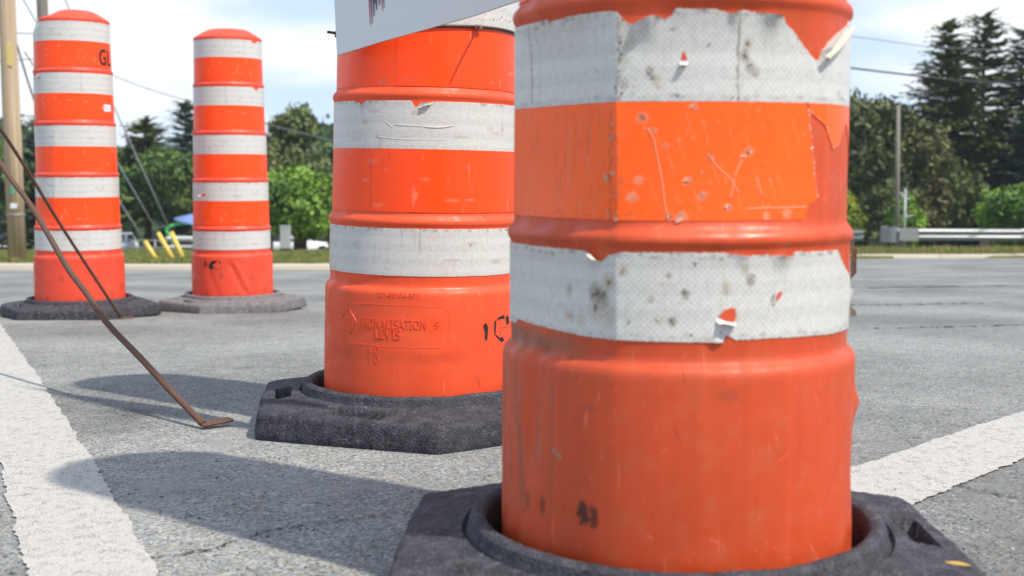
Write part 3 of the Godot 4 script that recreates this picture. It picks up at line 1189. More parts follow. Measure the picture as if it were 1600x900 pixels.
func edge_table(t: Array, base: float, sd: int, amount := 0.0006) -> Callable:
	var n := noise(sd, 0.5, FastNoiseLite.TYPE_SIMPLEX, 3)
	return func(p: float) -> float:
		var w := wrap180(p)
		var v := base
		if w >= t[0][0] and w <= t[t.size() - 1][0]:
			v = table(t, w)
		return v + amount * n.get_noise_1d(w)


# lettering wrapped round the drum: each glyph outline is bent onto the surface
func wrapped_text(which: int, words: String, phi: float, h: float, size: float, depth: float, off := 0.0, squeeze := 1.0, bold := false) -> ArrayMesh:
	var f := SystemFont.new()
	f.font_names = PackedStringArray(["Droid Sans"])
	if bold:
		f.font_weight = 700
	var t := TextMesh.new()
	t.text = words
	t.font = f
	t.font_size = 64
	t.pixel_size = size / 46.0
	t.depth = depth
	t.curve_step = 4.0
	var src := t.get_mesh_arrays()
	var v: PackedVector3Array = src[Mesh.ARRAY_VERTEX]
	var nm: PackedVector3Array = src[Mesh.ARRAY_NORMAL]
	for i in v.size():
		var q := v[i]
		var r := drum_r(which, phi, h + q.y)
		var ang := phi + rad_to_deg(q.x * squeeze / r)
		v[i] = dp(which, ang, h + q.y, q.z + off)
		nm[i] = nm[i].rotated(Vector3.UP, deg_to_rad(ang))
	var out := []
	out.resize(Mesh.ARRAY_MAX)
	out[Mesh.ARRAY_VERTEX] = v
	out[Mesh.ARRAY_NORMAL] = nm
	out[Mesh.ARRAY_INDEX] = src[Mesh.ARRAY_INDEX]
	var m := ArrayMesh.new()
	m.add_surface_from_arrays(Mesh.PRIMITIVE_TRIANGLES, out)
	return m


# raised or inked line along points [phi, h] on a drum
func bead(which: int, pts: Array, radius: float, off := 0.0) -> ArrayMesh:
	var path := []
	for i in pts.size() - 1:
		for k in 8:
			var t := k / 8.0
			path.append(dp(which, lerpf(pts[i][0], pts[i + 1][0], t), lerpf(pts[i][1], pts[i + 1][1], t), off))
	path.append(dp(which, pts[pts.size() - 1][0], pts[pts.size() - 1][1], off))
	var rr := []
	for p in path:
		rr.append(radius)
	return tube(path, rr, 6)


# flat patch on the drum from a fan of [phi, h] points round its middle, ragged
func patch(which: int, pts: Array, off: float, lift := []) -> ArrayMesh:
	var c := Vector2.ZERO
	for p in pts:
		c += Vector2(p[0], p[1])
	c /= pts.size()
	var rows := [[], [], []]
	for i in pts.size() + 1:
		var p: Array = pts[i % pts.size()]
		var l: float = lift[i % pts.size()] if not lift.is_empty() else 0.0
		for k in 3:
			var t := [0.02, 0.55, 1.0][k] as float
			rows[k].append(dp(which, lerpf(c.x, p[0], t), lerpf(c.y, p[1], t), off + l * t))
	var m := deg_to_rad(c.x)
	return grid(rows, [], null, Vector3(sin(m), 0, cos(m)))


# a curled tongue of sheeting: from a base line [phi,h]-[phi,h] it rolls outwards
func curl(which: int, a: Array, b: Array, dir: Vector2, length: float, turn: float, taper := 0.2) -> ArrayMesh:
	var rows := []
	var n := 10
	for i in n + 1:
		var t := float(i) / n
		var ang := turn * t
		var rad := length / maxf(0.2, absf(turn))
		var fwd := rad * sin(ang)
		var out := rad * (1.0 - cos(ang))
		var row := []
		for k in 5:
			var s := lerpf(0.5 - 0.5 * lerpf(1.0, taper, t), 0.5 + 0.5 * lerpf(1.0, taper, t), k / 4.0)
			var phi: float = lerpf(a[0], b[0], s) + rad_to_deg(dir.x * fwd / 0.175)
			var h: float = lerpf(a[1], b[1], s) + dir.y * fwd
			row.append(dp(which, phi, h, 0.0012 + out))
		rows.append(row)
	var m := deg_to_rad((a[0] + b[0]) / 2)
	return grid(rows, [], null, Vector3(sin(m), 0, cos(m)))


func build_drums() -> void:
	var spots := [Vector3(0.1769, 0.0, -1.3248), Vector3(-0.1756, -0.0272, -2.36), Vector3(-1.8813, -0.1766, -5.3739), Vector3(-1.3222, -0.2081, -5.8426)]
	for i in 4:
		spots[i].y = gh(-spots[i].z)
	var labels := ["battered orange traffic drum with torn white bands and a creased side", "orange traffic drum with raised lettering that carries the white board", "orange traffic drum with a crumpled top and black letters GL", "orange traffic drum with a neat cap in a sun-bleached grey base"]
	var plastics := [M.plastic_near, M.plastic_mid, M.plastic_far, M.plastic_far]
	var drums := []
	for i in 4:
		var o := thing("traffic_drum", spots[i], labels[i], "traffic drum", "striped traffic drums on the road")
		put(o, "body", drum_body(i, [300, 220, 160, 160][i]), plastics[i])
		if i == 1:
			o.rotation.z = deg_to_rad(-1.15)        # it leans a little
			o.position.x += 0.002
		drums.append(o)
	near_bands(drums[0])
	mid_bands(drums[1])
	far_bands(drums[2], 2)
	far_bands(drums[3], 3)
	drum_marks(drums)

	var bl := ["charcoal rubber base of the battered drum, with a pale smear", "charcoal rubber base with oblong slots under the drum with raised lettering", "dark rubber base with tan scrapes under the drum with the crumpled top", "sun-bleached grey rubber base under the drum with the neat cap"]
	var turns := [28.0, -22.0, 3.0, 18.0]
	var slots := [[1], [0, 5], [5], [5]]
	for i in 4:
		var m: Material = [M.rubber_0, M.rubber_0, M.rubber_2, M.rubber_1][i]
		var b := put(self, "rubber_base", base_mesh(i, slots[i]), m)
		b.position = spots[i]
		b.rotation.y = deg_to_rad(turns[i])
		tag(b, bl[i], "drum base", "rubber bases of the drums")
	# a scrap of dry leaf lying on the nearest base
	var lf := []
	for k in 7:
		var t := k / 6.0
		var w := 0.0032 * sin(t * PI) + 0.0002
		lf.append([Vector3(-0.014 + 0.028 * t, 0.001 + 0.002 * sin(t * 3.0), -w), Vector3(-0.014 + 0.028 * t, 0.0004, 0.0), Vector3(-0.014 + 0.028 * t, 0.0015, w)])
	var scrap := put(self, "leaf_scrap", grid(lf, [], null, Vector3.UP), M.dry_leaf)
	scrap.position = Vector3(0.4375, gh(1.2) + 0.0665, -1.185)
	scrap.rotation.y = -0.5
	tag(scrap, "dry yellow leaf scrap lying on the near rubber base", "leaf")


func near_bands(o: Node3D) -> void:
	var w2t := [[-60.9, 0.5996], [-47.5, 0.6020], [-30.2, 0.6025], [-27.0, 0.6005], [-24.8, 0.5922], [-22.8, 0.5890], [-19.7, 0.5910], [-16.2, 0.5964], [-12.9, 0.5926], [-10.4, 0.5959], [-9.1, 0.6025], [3.5, 0.6019], [9.5, 0.5981], [12.5, 0.6013], [20.1, 0.5992], [27.2, 0.5967], [27.9, 0.5910], [31.1, 0.5862], [36.9, 0.5694], [41.1, 0.5588], [42.9, 0.5591], [43.9, 0.5689], [47.3, 0.5775], [54.3, 0.5884], [63.5, 0.5973], [66.0, 0.602]]
	var w1t := [[-60.0, 0.3782], [-48.2, 0.3780], [-37.5, 0.3775], [-34.2, 0.3700], [-31.4, 0.3679], [-29.0, 0.3742], [-24.3, 0.3777], [-7.2, 0.3781], [7.5, 0.3777], [13.8, 0.3742], [20.6, 0.3756], [31.0, 0.3728], [31.7, 0.3770], [53.4, 0.3761], [57.8, 0.3649], [65.2, 0.3485], [72.2, 0.3335], [80.0, 0.325], [86.0, 0.35], [95.0, 0.372]]
	var w1b := [[-80.0, 0.2991], [-56.8, 0.2973], [-37.4, 0.2947], [5.0, 0.2940], [7.0, 0.2939], [7.8, 0.3007], [11.2, 0.2958], [24.3, 0.2960], [74.7, 0.2930], [90.0, 0.2935]]
	var o1t := [[37.6, 0.5183], [38.2, 0.5168], [38.9, 0.5078], [40.3, 0.4763], [41.9, 0.4458], [42.8, 0.4280], [43.0, 0.4277]]
	var o1b := [[36.0, 0.4076], [36.9, 0.4076], [39.1, 0.4215], [42.8, 0.4274], [43.0, 0.4277]]
	# lowest white band
	var w1 := put(o, "reflective_band", band(0, -180.0, 180.0, edge_table(w1b, 0.2945, 1), edge_table(w1t, 0.3782, 2, 0.0009), 0.5, 0.001, [[-36.0, 3.0, 0.350, 0.006, 0.0], [27.0, 4.0, 0.355, 0.005, 0.0], [76.0, 5.0, 0.31, 0.006, 0.0], [13.0, 3.0, 0.362, 0.003, 0.0], [5.0, 3.0, 0.312, -0.003, 0.0]]), M.white_sheet_near)
	w1.set_meta("label", "dirty torn white band above the lower step")
	put(w1, "curled_tear", curl(0, [-37.8, 0.3770], [-34.4, 0.3695], Vector2(1.0, -0.15), 0.014, 2.2, 0.6), M.sheet_back)
	put(w1, "curled_tear", curl(0, [4.2, 0.3175], [11.2, 0.3125], Vector2(0.1, -1.0), 0.013, 2.5, 0.5), M.white_sheet_near)
	put(w1, "exposed_plastic", patch(0, [[5.2, 0.3180], [7.4, 0.3240], [9.4, 0.3262], [10.8, 0.3255], [11.1, 0.3185], [10.4, 0.3125], [7.8, 0.3130]], 0.0016), M.plastic_near)
	put(w1, "exposed_plastic", patch(0, [[25.2, 0.3370], [26.4, 0.3400], [27.3, 0.3390], [26.3, 0.3340], [24.8, 0.3305]], 0.0016), M.plastic_near)
	put(w1, "curled_tear", curl(0, [25.0, 0.3400], [24.4, 0.3320], Vector2(-1.0, 0.0), 0.006, 1.8, 0.5), M.white_sheet_near)
	put(w1, "curled_tear", curl(0, [-48.0, 0.3080], [-43.0, 0.3070], Vector2(0.1, 1.0), 0.010, 1.1, 0.15), M.sheet_back)
	# second white band
	var w2 := put(o, "reflective_band", band(0, -180.0, 180.0, frayed(0.5185, 3, 0.0004), edge_table(w2t, 0.6025, 4, 0.0008), 0.5, 0.001, [[-18.0, 4.5, 0.570, 0.011, 0.0], [23.0, 5.0, 0.575, 0.007, 0.0], [10.0, 3.0, 0.588, 0.004, 0.0], [46.0, 3.0, 0.548, 0.007, 0.0], [-44.0, 6.0, 0.592, 0.002, 0.0]]), M.white_sheet_near)
	w2.set_meta("label", "torn white band with a wide notch and a rolled flap")
	put(w2, "curled_tear", curl(0, [43.4, 0.5605], [61.0, 0.5935], Vector2(0.80, -0.50), 0.019, 4.2, 1.0), M.sheet_back)
	put(w2, "exposed_plastic", patch(0, [[-6.9, 0.5560], [-7.0, 0.5600], [-6.3, 0.5645], [-5.4, 0.5600], [-5.2, 0.5555]], 0.0016), M.plastic_near)
	put(w2, "curled_tear", curl(0, [-7.8, 0.5555], [-4.8, 0.5552], Vector2(0.0, -1.0), 0.009, 2.0, 0.6), M.white_sheet_near)
	put(w2, "curled_tear", curl(0, [-19.0, 0.592], [-12.8, 0.593], Vector2(0.5, 0.5), 0.008, 1.4, 0.4), M.sheet_back)
	put(w2, "curled_tear", curl(0, [21.0, 0.5985], [27.0, 0.5968], Vector2(0.3, 0.2), 0.007, 1.3, 0.6), M.sheet_back)
	# the orange band between them, torn off on its right
	var o1 := put(o, "reflective_band", band(0, -210.0, 42.9, edge_table(o1b, 0.4075, 5, 0.0003), edge_table(o1t, 0.5183, 6, 0.0003), 0.5, 0.0008, [[-27.0, 1.5, 0.40, 0.0016, 0.0]]), M.orange_sheet_near)
	o1.set_meta("label", "scratched orange band torn away at its right end")
	var pt := [[38.8, 0.5120], [40.5, 0.5079], [45.8, 0.4980], [48.6, 0.4859], [51.3, 0.4755], [56.1, 0.4801], [60.5, 0.4961], [64.4, 0.5029], [72.0, 0.480], [90.0, 0.42], [150.0, 0.41]]
	put(o, "reflective_band", band(0, 38.9, 150.0, func(p: float) -> float: return table(pt, p), frayed(0.5183, 8, 0.0002), 0.5, 0.0009, [[64.0, 5.0, 0.44, -0.003, 0.0]]), M.orange_sheet_near)
	for k in 4:
		if k > 0:
			put(o, "reflective_band", band(0, -180.0, 180.0, frayed(ORANGES[k][0], 10 + k, 0.0003), frayed(ORANGES[k][1], 20 + k, 0.0003), 1.5), M.orange_sheet_near)
	for k in [2, 3, 4]:
		put(o, "reflective_band", band(0, -180.0, 180.0, frayed(WHITES[k][0], 30 + k, 0.0004), frayed(WHITES[k][1], 40 + k, 0.0012), 1.5), M.white_sheet_near)
	# blisters, pecks and scrapes in the sheeting
	var r := RandomNumberGenerator.new()
	r.seed = 404
	var pecks := [[-19.2, 0.5041, 5.0], [-15.5, 0.492, 2.0], [-4.6, 0.4462, 3.5], [0.2, 0.4314, 4.0], [-6.4, 0.4107, 6.0], [-10.2, 0.412, 3.0], [16.1, 0.4727, 4.0], [14.2, 0.468, 2.5], [-30.1, 0.4159, 3.5], [-28.2, 0.452, 3.5], [-31.0, 0.447, 4.0], [-29.0, 0.485, 3.0], [-28.4, 0.498, 3.5], [3.0, 0.4668, 2.5], [8.8, 0.4205, 3.5], [-12.0, 0.478, 2.5], [0.3, 0.453, 2.2], [-3.0, 0.514, 3.0], [-25.0, 0.445, 2.0], [-26.0, 0.432, 2.5], [-27.0, 0.41, 4.0], [5.0, 0.5, 1.6]]
	for p in pecks:
		peck(o1, 0, p[0], p[1], p[2] * 0.0014, r, M.sheet_peck, 0.0011)
	for s in [[[-17.5, 0.494], [-15.3, 0.4816], [-12.8, 0.445], [-11.1, 0.412]], [[13.6, 0.4640], [11.2, 0.4500], [9.5, 0.4270]], [[2.0, 0.469], [5.5, 0.457], [9.5, 0.447], [12.4, 0.433]], [[-44.5, 0.506], [-45.5, 0.478]], [[-50.0, 0.500], [-50.5, 0.45], [-50.2, 0.43]], [[-40.2, 0.470], [-40.0, 0.452]], [[-42.5, 0.43], [-43.4, 0.41]], [[14.0, 0.4185], [24.0, 0.4192], [38.0, 0.4195]], [[20.5, 0.43], [19.0, 0.448]]]:
		put(o1, "scratch", bead(0, s, 0.0008, 0.0007), M.sheet_scratch)
	# torn little teeth along the creased edge
	for k in 26:
		var h := 0.412 + 0.104 * k / 26.0 + r.randf_range(-0.0015, 0.0015)
		peck(o1, 0, -27.0 + (0.5 - h) * 6.0 + r.randf_range(-0.5, 0.5), h, r.randf_range(0.0008, 0.0019), r, M.grime if r.randf() < 0.5 else M.sheet_peck, 0.0012)
	for k in 24:
		var h := 0.43 + 0.085 * k / 24.0
		peck(o1, 0, table([[0.428, 42.8], [0.4458, 41.9], [0.4763, 40.3], [0.5078, 38.9], [0.5168, 38.2]], h) + r.randf_range(-0.2, 0.3), h, r.randf_range(0.0009, 0.0021), r, M.sheet_back, 0.0012)
	for p in [[-46.0, 0.339, 3.0], [-34.0, 0.338, 5.5], [-31.0, 0.337, 4.5], [-29.0, 0.348, 4.0], [-28.0, 0.354, 3.5], [-24.0, 0.361, 4.0], [-19.0, 0.319, 2.2], [-15.5, 0.335, 3.2], [-9.2, 0.3445, 1.5], [-5.0, 0.342, 3.5], [-6.2, 0.333, 2.5], [-13.0, 0.316, 2.5], [-10.0, 0.357, 2.2], [-2.0, 0.368, 2.5], [-34.0, 0.325, 6.0], [-31.0, 0.320, 5.0], [-22.0, 0.312, 3.0], [24.0, 0.328, 2.0], [17.0, 0.356, 2.0], [-9.0, 0.314, 4.0], [-3.0, 0.301, 2.5], [20.0, 0.31, 1.6], [70.0, 0.35, 3.0]]:
		peck(w1, 0, p[0], p[1], p[2] * 0.001, r, M.grime if r.randf() < 0.6 else M.sheet_back, 0.0012)
	for k in 30:      # dirt caught along the vertical seams of the upper band
		var h := 0.521 + 0.078 * k / 30.0
		peck(w2, 0, -76.0 + r.randf_range(-0.6, 0.6), h, r.randf_range(0.0008, 0.0016), r, M.grime, 0.0012)
		peck(w2, 0, 11.8 + r.randf_range(-0.5, 0.5), h, r.randf_range(0.0005, 0.0017), r, M.grime if k % 4 else M.rust, 0.0012)
		if k % 2 == 0:
			peck(w2, 0, -26.6 + r.randf_range(-0.9, 1.6), h, r.randf_range(0.001, 0.0026), r, M.grime if k % 3 else M.sheet_back, 0.0012)
	for p in [[0.0, 0.566, 2.2], [1.9, 0.570, 2.4], [-17.0, 0.546, 3.5], [-15.8, 0.540, 3.0], [-14.0, 0.533, 3.0], [-34.0, 0.5265, 2.0], [16.0, 0.552, 3.5], [14.0, 0.561, 4.0], [18.0, 0.547, 3.0], [15.0, 0.572, 3.0], [18.5, 0.528, 1.6], [-8.0, 0.5245, 2.0], [10.0, 0.522, 1.6], [-44.0, 0.598, 2.5], [-42.0, 0.5975, 2.0], [55.0, 0.53, 2.0], [58.0, 0.525, 2.5], [-10.0, 0.585, 3.0], [24.0, 0.58, 2.0]]:
		peck(w2, 0, p[0], p[1], p[2] * 0.001, r, M.grime if r.randf() < 0.55 else M.sheet_back, 0.0012)
	# pale broken rims along the worst tears
	for e in [[w2t, w2, -27.0, 40.0, 34], [w1t, w1, -36.0, 60.0, 40]]:
		for k in int(e[4]):
			var ph := lerpf(e[2], e[3], k / float(e[4])) + r.randf_range(-0.8, 0.8)
			peck(e[1], 0, ph, table(e[0], ph) - 0.001, r.randf_range(0.0007, 0.0018), r, M.sheet_back if r.randf() < 0.6 else M.grime, 0.0016)
	for k in 26:
		var ph := lerpf(40.0, 64.0, k / 26.0)
		peck(o1, 0, ph, table(pt, ph) + 0.0005, r.randf_range(0.0007, 0.0016), r, M.sheet_back, 0.0014)
	# shreds that stand off the side
	put(w1, "curled_tear", curl(0, [75.0, 0.386], [76.0, 0.338], Vector2(0.9, -0.3), 0.011, 1.4, 0.5), M.rust)
	put(w1, "curled_tear", curl(0, [73.0, 0.322], [75.0, 0.304], Vector2(0.8, -0.7), 0.013, 1.2, 0.3), M.grime)


func peck(parent: Node, which: int, phi: float, h: float, size: float, r: RandomNumberGenerator, m: Material, off: float) -> void:
	var pts := []
	var lift := []
	var n := 7
	var tilt := r.randf() * TAU
	var thin := r.randf_range(0.3, 0.8)
	for i in n:
		var a := TAU * i / n
		var q := (Vector2(cos(a), sin(a) * thin) * size * r.randf_range(0.4, 1.15)).rotated(tilt)
		pts.append([phi + rad_to_deg(q.x / 0.175), h + q.y])
		lift.append(r.randf_range(-0.0003, 0.0011) * clampf(size / 0.003, 0.3, 1.5))
	put(parent, "scuff", patch(which, pts, off, lift), m)


func mid_bands(o: Node3D) -> void:
	var w2t := [[-81.6, 0.6025], [-42.3, 0.6023], [-39.6, 0.5985], [-37.6, 0.5955], [-35.0, 0.600], [-33.9, 0.6022], [-4.7, 0.6022], [-3.6, 0.597], [-2.8, 0.5914], [-1.5, 0.5912], [0.7, 0.5985], [10.0, 0.6015], [24.1, 0.6022], [90.0, 0.6025]]
	for k in 5:
		var hi := frayed(WHITES[k][1], 140 + k, 0.0007)
		var lifts := []
		if k == 1:
			hi = edge_table(w2t, 0.6023, 141, 0.0005)
			lifts = [[-38.0, 2.5, 0.585, 0.004, 0.0], [2.5, 4.0, 0.580, 0.004, 0.0]]
		elif k == 2:
			lifts = [[45.0, 20.0, 0.80, 0.001, 0.0]]
		var b := put(o, "reflective_band", band(1, -180.0, 180.0, frayed(WHITES[k][0], 130 + k, 0.0004), hi, 0.7, 0.001, lifts), M.white_sheet)
		if k == 1:
			b.set_meta("label", "white band with two nicks in its upper edge")
			put(b, "curled_tear", curl(1, [-1.6, 0.5905], [8.0, 0.6005], Vector2(0.2, -0.6), 0.010, 2.3, 0.35), M.white_sheet)
			put(b, "curled_tear", curl(1, [-36.5, 0.596], [-34.2, 0.602], Vector2(-0.6, -0.7), 0.011, 1.9, 0.3), M.white_sheet)
			put(b, "wrinkle", bead(1, [[-14.0, 0.5600], [-6.0, 0.5588], [4.0, 0.5575], [12.0, 0.5572], [20.0, 0.5600]], 0.0009, 0.0009), M.white_sheet)
			put(b, "wrinkle", bead(1, [[4.0, 0.5570], [9.0, 0.5560], [14.0, 0.5572], [19.0, 0.5600]], 0.0006, 0.0017), M.sheet_back)
			put(b, "wrinkle", bead(1, [[-20.0, 0.5660], [-16.0, 0.5560]], 0.0008, 0.0008), M.white_sheet)
			put(b, "wrinkle", bead(1, [[-26.0, 0.5390], [-10.0, 0.5345], [6.0, 0.5350], [16.0, 0.536]], 0.0008, 0.0008), M.white_sheet)
		if k == 0:
			var r := RandomNumberGenerator.new()
			r.seed = 12
			for q in 20:
				peck(b, 1, 66.0 + r.randf_range(-0.8, 0.8), 0.30 + 0.07 * q / 20.0, r.randf_range(0.0006, 0.0018), r, M.grime, 0.0013)
			peck(b, 1, 31.0, 0.350, 0.0035, r, M.sheet_back, 0.0012)
			peck(b, 1, 31.3, 0.3505, 0.0018, r, M.rust, 0.0021)
			for q in 16:
				peck(b, 1, r.randf_range(-50.0, 60.0), r.randf_range(0.297, 0.376), r.randf_range(0.0006, 0.0015), r, M.grime, 0.0012)
			for q in 22:
				peck(b, 1, r.randf_range(-35.0, 10.0), 0.3775, r.randf_range(0.0006, 0.0014), r, M.grime, 0.0013)
		if k == 2:
			var r := RandomNumberGenerator.new()
			r.seed = 13
			for q in 9:
				peck(b, 1, 46.0 + q * 2.6, 0.757 + r.randf_range(-0.006, 0.008), r.randf_range(0.0012, 0.0032), r, M.grime, 0.0012)
	for k in 4:
		put(o, "reflective_band", band(1, -180.0, 180.0, frayed(ORANGES[k][0], 150 + k, 0.0002), frayed(ORANGES[k][1], 160 + k, 0.0002), 0.7, 0.0007, [], [-29.3, -15.0, 10.0, 30.0][k]), M.orange_sheet)


func far_bands(o: Node3D, which: int) -> void:
	var r := RandomNumberGenerator.new()
	r.seed = 900 + which
	for k in 5:
		var lo := frayed(WHITES[k][0], which * 50 + k, 0.0004)
		var hi := frayed(WHITES[k][1], which * 60 + k, 0.002)
		var b := put(o, "reflective_band", band(which, -180.0, 180.0, lo, hi, 1.2, 0.001), M.white_sheet)
		for q in 7:
			peck(b, which, r.randf_range(-75.0, 75.0), r.randf_range(WHITES[k][0] + 0.008, WHITES[k][1] - 0.004), r.randf_range(0.001, 0.0026), r, M.grime, 0.0013)
		for q in 3:
			var p := r.randf_range(-70.0, 50.0)
			var h := r.randf_range(WHITES[k][0] + 0.02, WHITES[k][1] - 0.02)
			put(b, "scratch", bead(which, [[p, h], [p + r.randf_range(5.0, 16.0), h + r.randf_range(-0.014, 0.014)]], 0.0007, 0.0009), M.sheet_back if r.randf() < 0.4 else M.grime)
		# a joint where the strip overlaps itself
		var jp: float = [-12.0, 20.0, -30.0, 8.0, 40.0][k] if which == 3 else [-14.0, -13.0, -11.0, 30.0, -60.0][k]
		put(b, "joint", bead(which, [[jp, WHITES[k][0] + 0.001], [jp + 0.3, WHITES[k][1] - 0.001]], 0.0006, 0.0009), M.grime)
		if (which == 3 and k >= 3) or (which == 2 and k == 3):
			var at := 62.0 if which == 3 else -52.0
			put(b, "exposed_plastic", patch(which, [[at - 7.0, WHITES[k][1] + 0.002], [at - 4.0, WHITES[k][1] - 0.008], [at, WHITES[k][1] - 0.014], [at + 5.0, WHITES[k][1] - 0.009], [at + 10.0, WHITES[k][1] + 0.002]], 0.0018), M.plastic_far)
			if which == 2:
				put(b, "curled_tear", curl(2, [-46.0, 1.030], [-36.0, 1.034], Vector2(0.2, -1.0), 0.02, 1.6, 0.5), M.white_sheet)
		if which == 3 and k == 1:
			put(b, "exposed_plastic", patch(which, [[-36.0, 0.545], [-32.0, 0.553], [-27.0, 0.551], [-28.0, 0.542], [-33.0, 0.539]], 0.0016), M.plastic_far)
			put(b, "curled_tear", curl(3, [-40.0, 0.548], [-36.0, 0.540], Vector2(-1.0, -0.3), 0.014, 1.4, 0.4), M.sheet_back)
	for k in 4:
		var b := put(o, "reflective_band", band(which, -180.0, 180.0, frayed(ORANGES[k][0], which * 70 + k, 0.0003), frayed(ORANGES[k][1], which * 80 + k, 0.0003), 1.2, 0.0008), M.orange_sheet)
		for q in 4:
			var p := r.randf_range(-60.0, 50.0)
			var h := r.randf_range(ORANGES[k][0] + 0.01, ORANGES[k][1] - 0.03)
			put(b, "scratch", bead(which, [[p, h], [p + r.randf_range(-6.0, 6.0), h + r.randf_range(0.008, 0.025)]], 0.0006, 0.0007), M.sheet_scratch)


func drum_marks(drums: Array) -> void:
	# raised maker's lettering on the second drum
	var o: Node3D = drums[1]
	put(o, "raised_lettering", wrapped_text(1, "SIGNALISATION", -13.0, 0.2090, 0.0160, 0.0018, 0.0003, 0.78), M.emboss)
	put(o, "raised_lettering", wrapped_text(1, "LÉVIS", -15.7, 0.1905, 0.0165, 0.0022, 0.0004, 0.9), M.emboss)
	put(o, "raised_lettering", wrapped_text(1, "9", 11.0, 0.2090, 0.0125, 0.0016, 0.0003), M.emboss)
	put(o, "raised_lettering", wrapped_text(1, "101-65104-501", -10.4, 0.2605, 0.0085, 0.0012, 0.0003), M.emboss)
	for q in [[-22.0, 0.1610], [-22.0, 0.1440]]:
		put(o, "raised_lettering", wrapped_text(1, "0", q[0], q[1], 0.014, 0.0014, 0.0003), M.emboss)
		put(o, "raised_lettering", wrapped_text(1, "1", q[0] - 4.4, q[1], 0.010, 0.0014, 0.0003), M.emboss)
	put(o, "raised_emblem", bead(1, [[-47.5, 0.2160], [-41.8, 0.2310], [-36.0, 0.2090], [-40.5, 0.1860]], 0.0012), M.emboss)
	put(o, "raised_emblem", bead(1, [[-47.0, 0.2160], [-41.2, 0.2135], [-41.0, 0.2010], [-47.0, 0.1990], [-49.5, 0.2080], [-47.0, 0.2160]], 0.0010), M.emboss)
	put(o, "raised_emblem", bead(1, [[-49.0, 0.1920], [-41.0, 0.1920]], 0.0010), M.emboss)
	put(o, "raised_panel", bead(1, [[-52.0, 0.2390], [-30.0, 0.2425], [0.0, 0.2425], [13.5, 0.2415], [16.7, 0.2370], [17.6, 0.2300], [17.6, 0.1760], [16.2, 0.1710], [10.8, 0.1685], [-20.0, 0.1685], [-52.0, 0.1710]], 0.00055), M.emboss)
	# black stencil, half worn away
	stencil(o, 1, [[38.7, 0.2050], [41.0, 0.2100], [42.3, 0.2010], [41.9, 0.1790], [40.3, 0.1770], [40.1, 0.1930]])
	stencil(o, 1, [[50.0, 0.2170], [54.9, 0.2210], [56.7, 0.2130], [52.2, 0.2145], [49.1, 0.2110]])
	stencil(o, 1, [[57.6, 0.2200], [60.8, 0.2140], [60.8, 0.2040], [58.5, 0.2010], [57.6, 0.2080]])
	stencil(o, 1, [[47.2, 0.2110], [48.6, 0.2130], [48.2, 0.1870], [47.0, 0.1910]])
	stencil(o, 1, [[47.2, 0.1870], [50.0, 0.1790], [53.6, 0.1710], [56.2, 0.1740], [54.0, 0.1810], [51.8, 0.1770], [49.5, 0.1850]])
	put(o, "stencil_line", bead(1, [[53.1, 0.2180], [52.2, 0.1960], [52.7, 0.1830]], 0.0003), M.black_ink)
	put(o, "stencil_line", bead(1, [[54.5, 0.1890], [54.5, 0.1970], [62.1, 0.1980]], 0.0003), M.black_ink)
	# letters and a sticker on the third
	o = drums[2]
	put(o, "stencil_letters", wrapped_text(2, "GL", 77.0, 1.107, 0.066, 0.0012, 0.0013, 0.8, true), M.black_ink)
	put(o, "sticker", band(2, 66.0, 84.0, frayed(0.882, 9, 0.0), frayed(0.911, 10, 0.0), 2.0, 0.0014), M.white_gloss)
	put(o, "sticker_lettering", wrapped_text(2, "CSL 10", 74.0, 0.8965, 0.016, 0.0006, 0.0016), M.grey_box)
	# smudged stencil on the fourth
	o = drums[3]
	stencil(o, 3, [[-29.5, 0.240], [-26.5, 0.243], [-26.5, 0.216], [-29.0, 0.213]])
	stencil(o, 3, [[-21.0, 0.232], [-16.0, 0.246], [-8.0, 0.246], [-14.0, 0.238], [-18.0, 0.228], [-17.0, 0.212], [-8.0, 0.207], [-18.0, 0.204], [-22.0, 0.214]])
	stencil(o, 3, [[-6.5, 0.246], [-3.0, 0.238], [-5.0, 0.231]])
	put(o, "stencil_line", bead(3, [[-8.0, 0.207], [-2.5, 0.207], [-2.5, 0.216]], 0.0008), M.black_ink)


func stencil(o: Node3D, which: int, pts: Array) -> void:
	put(o, "stencil_mark", patch(which, pts, 0.0006), M.black_ink)


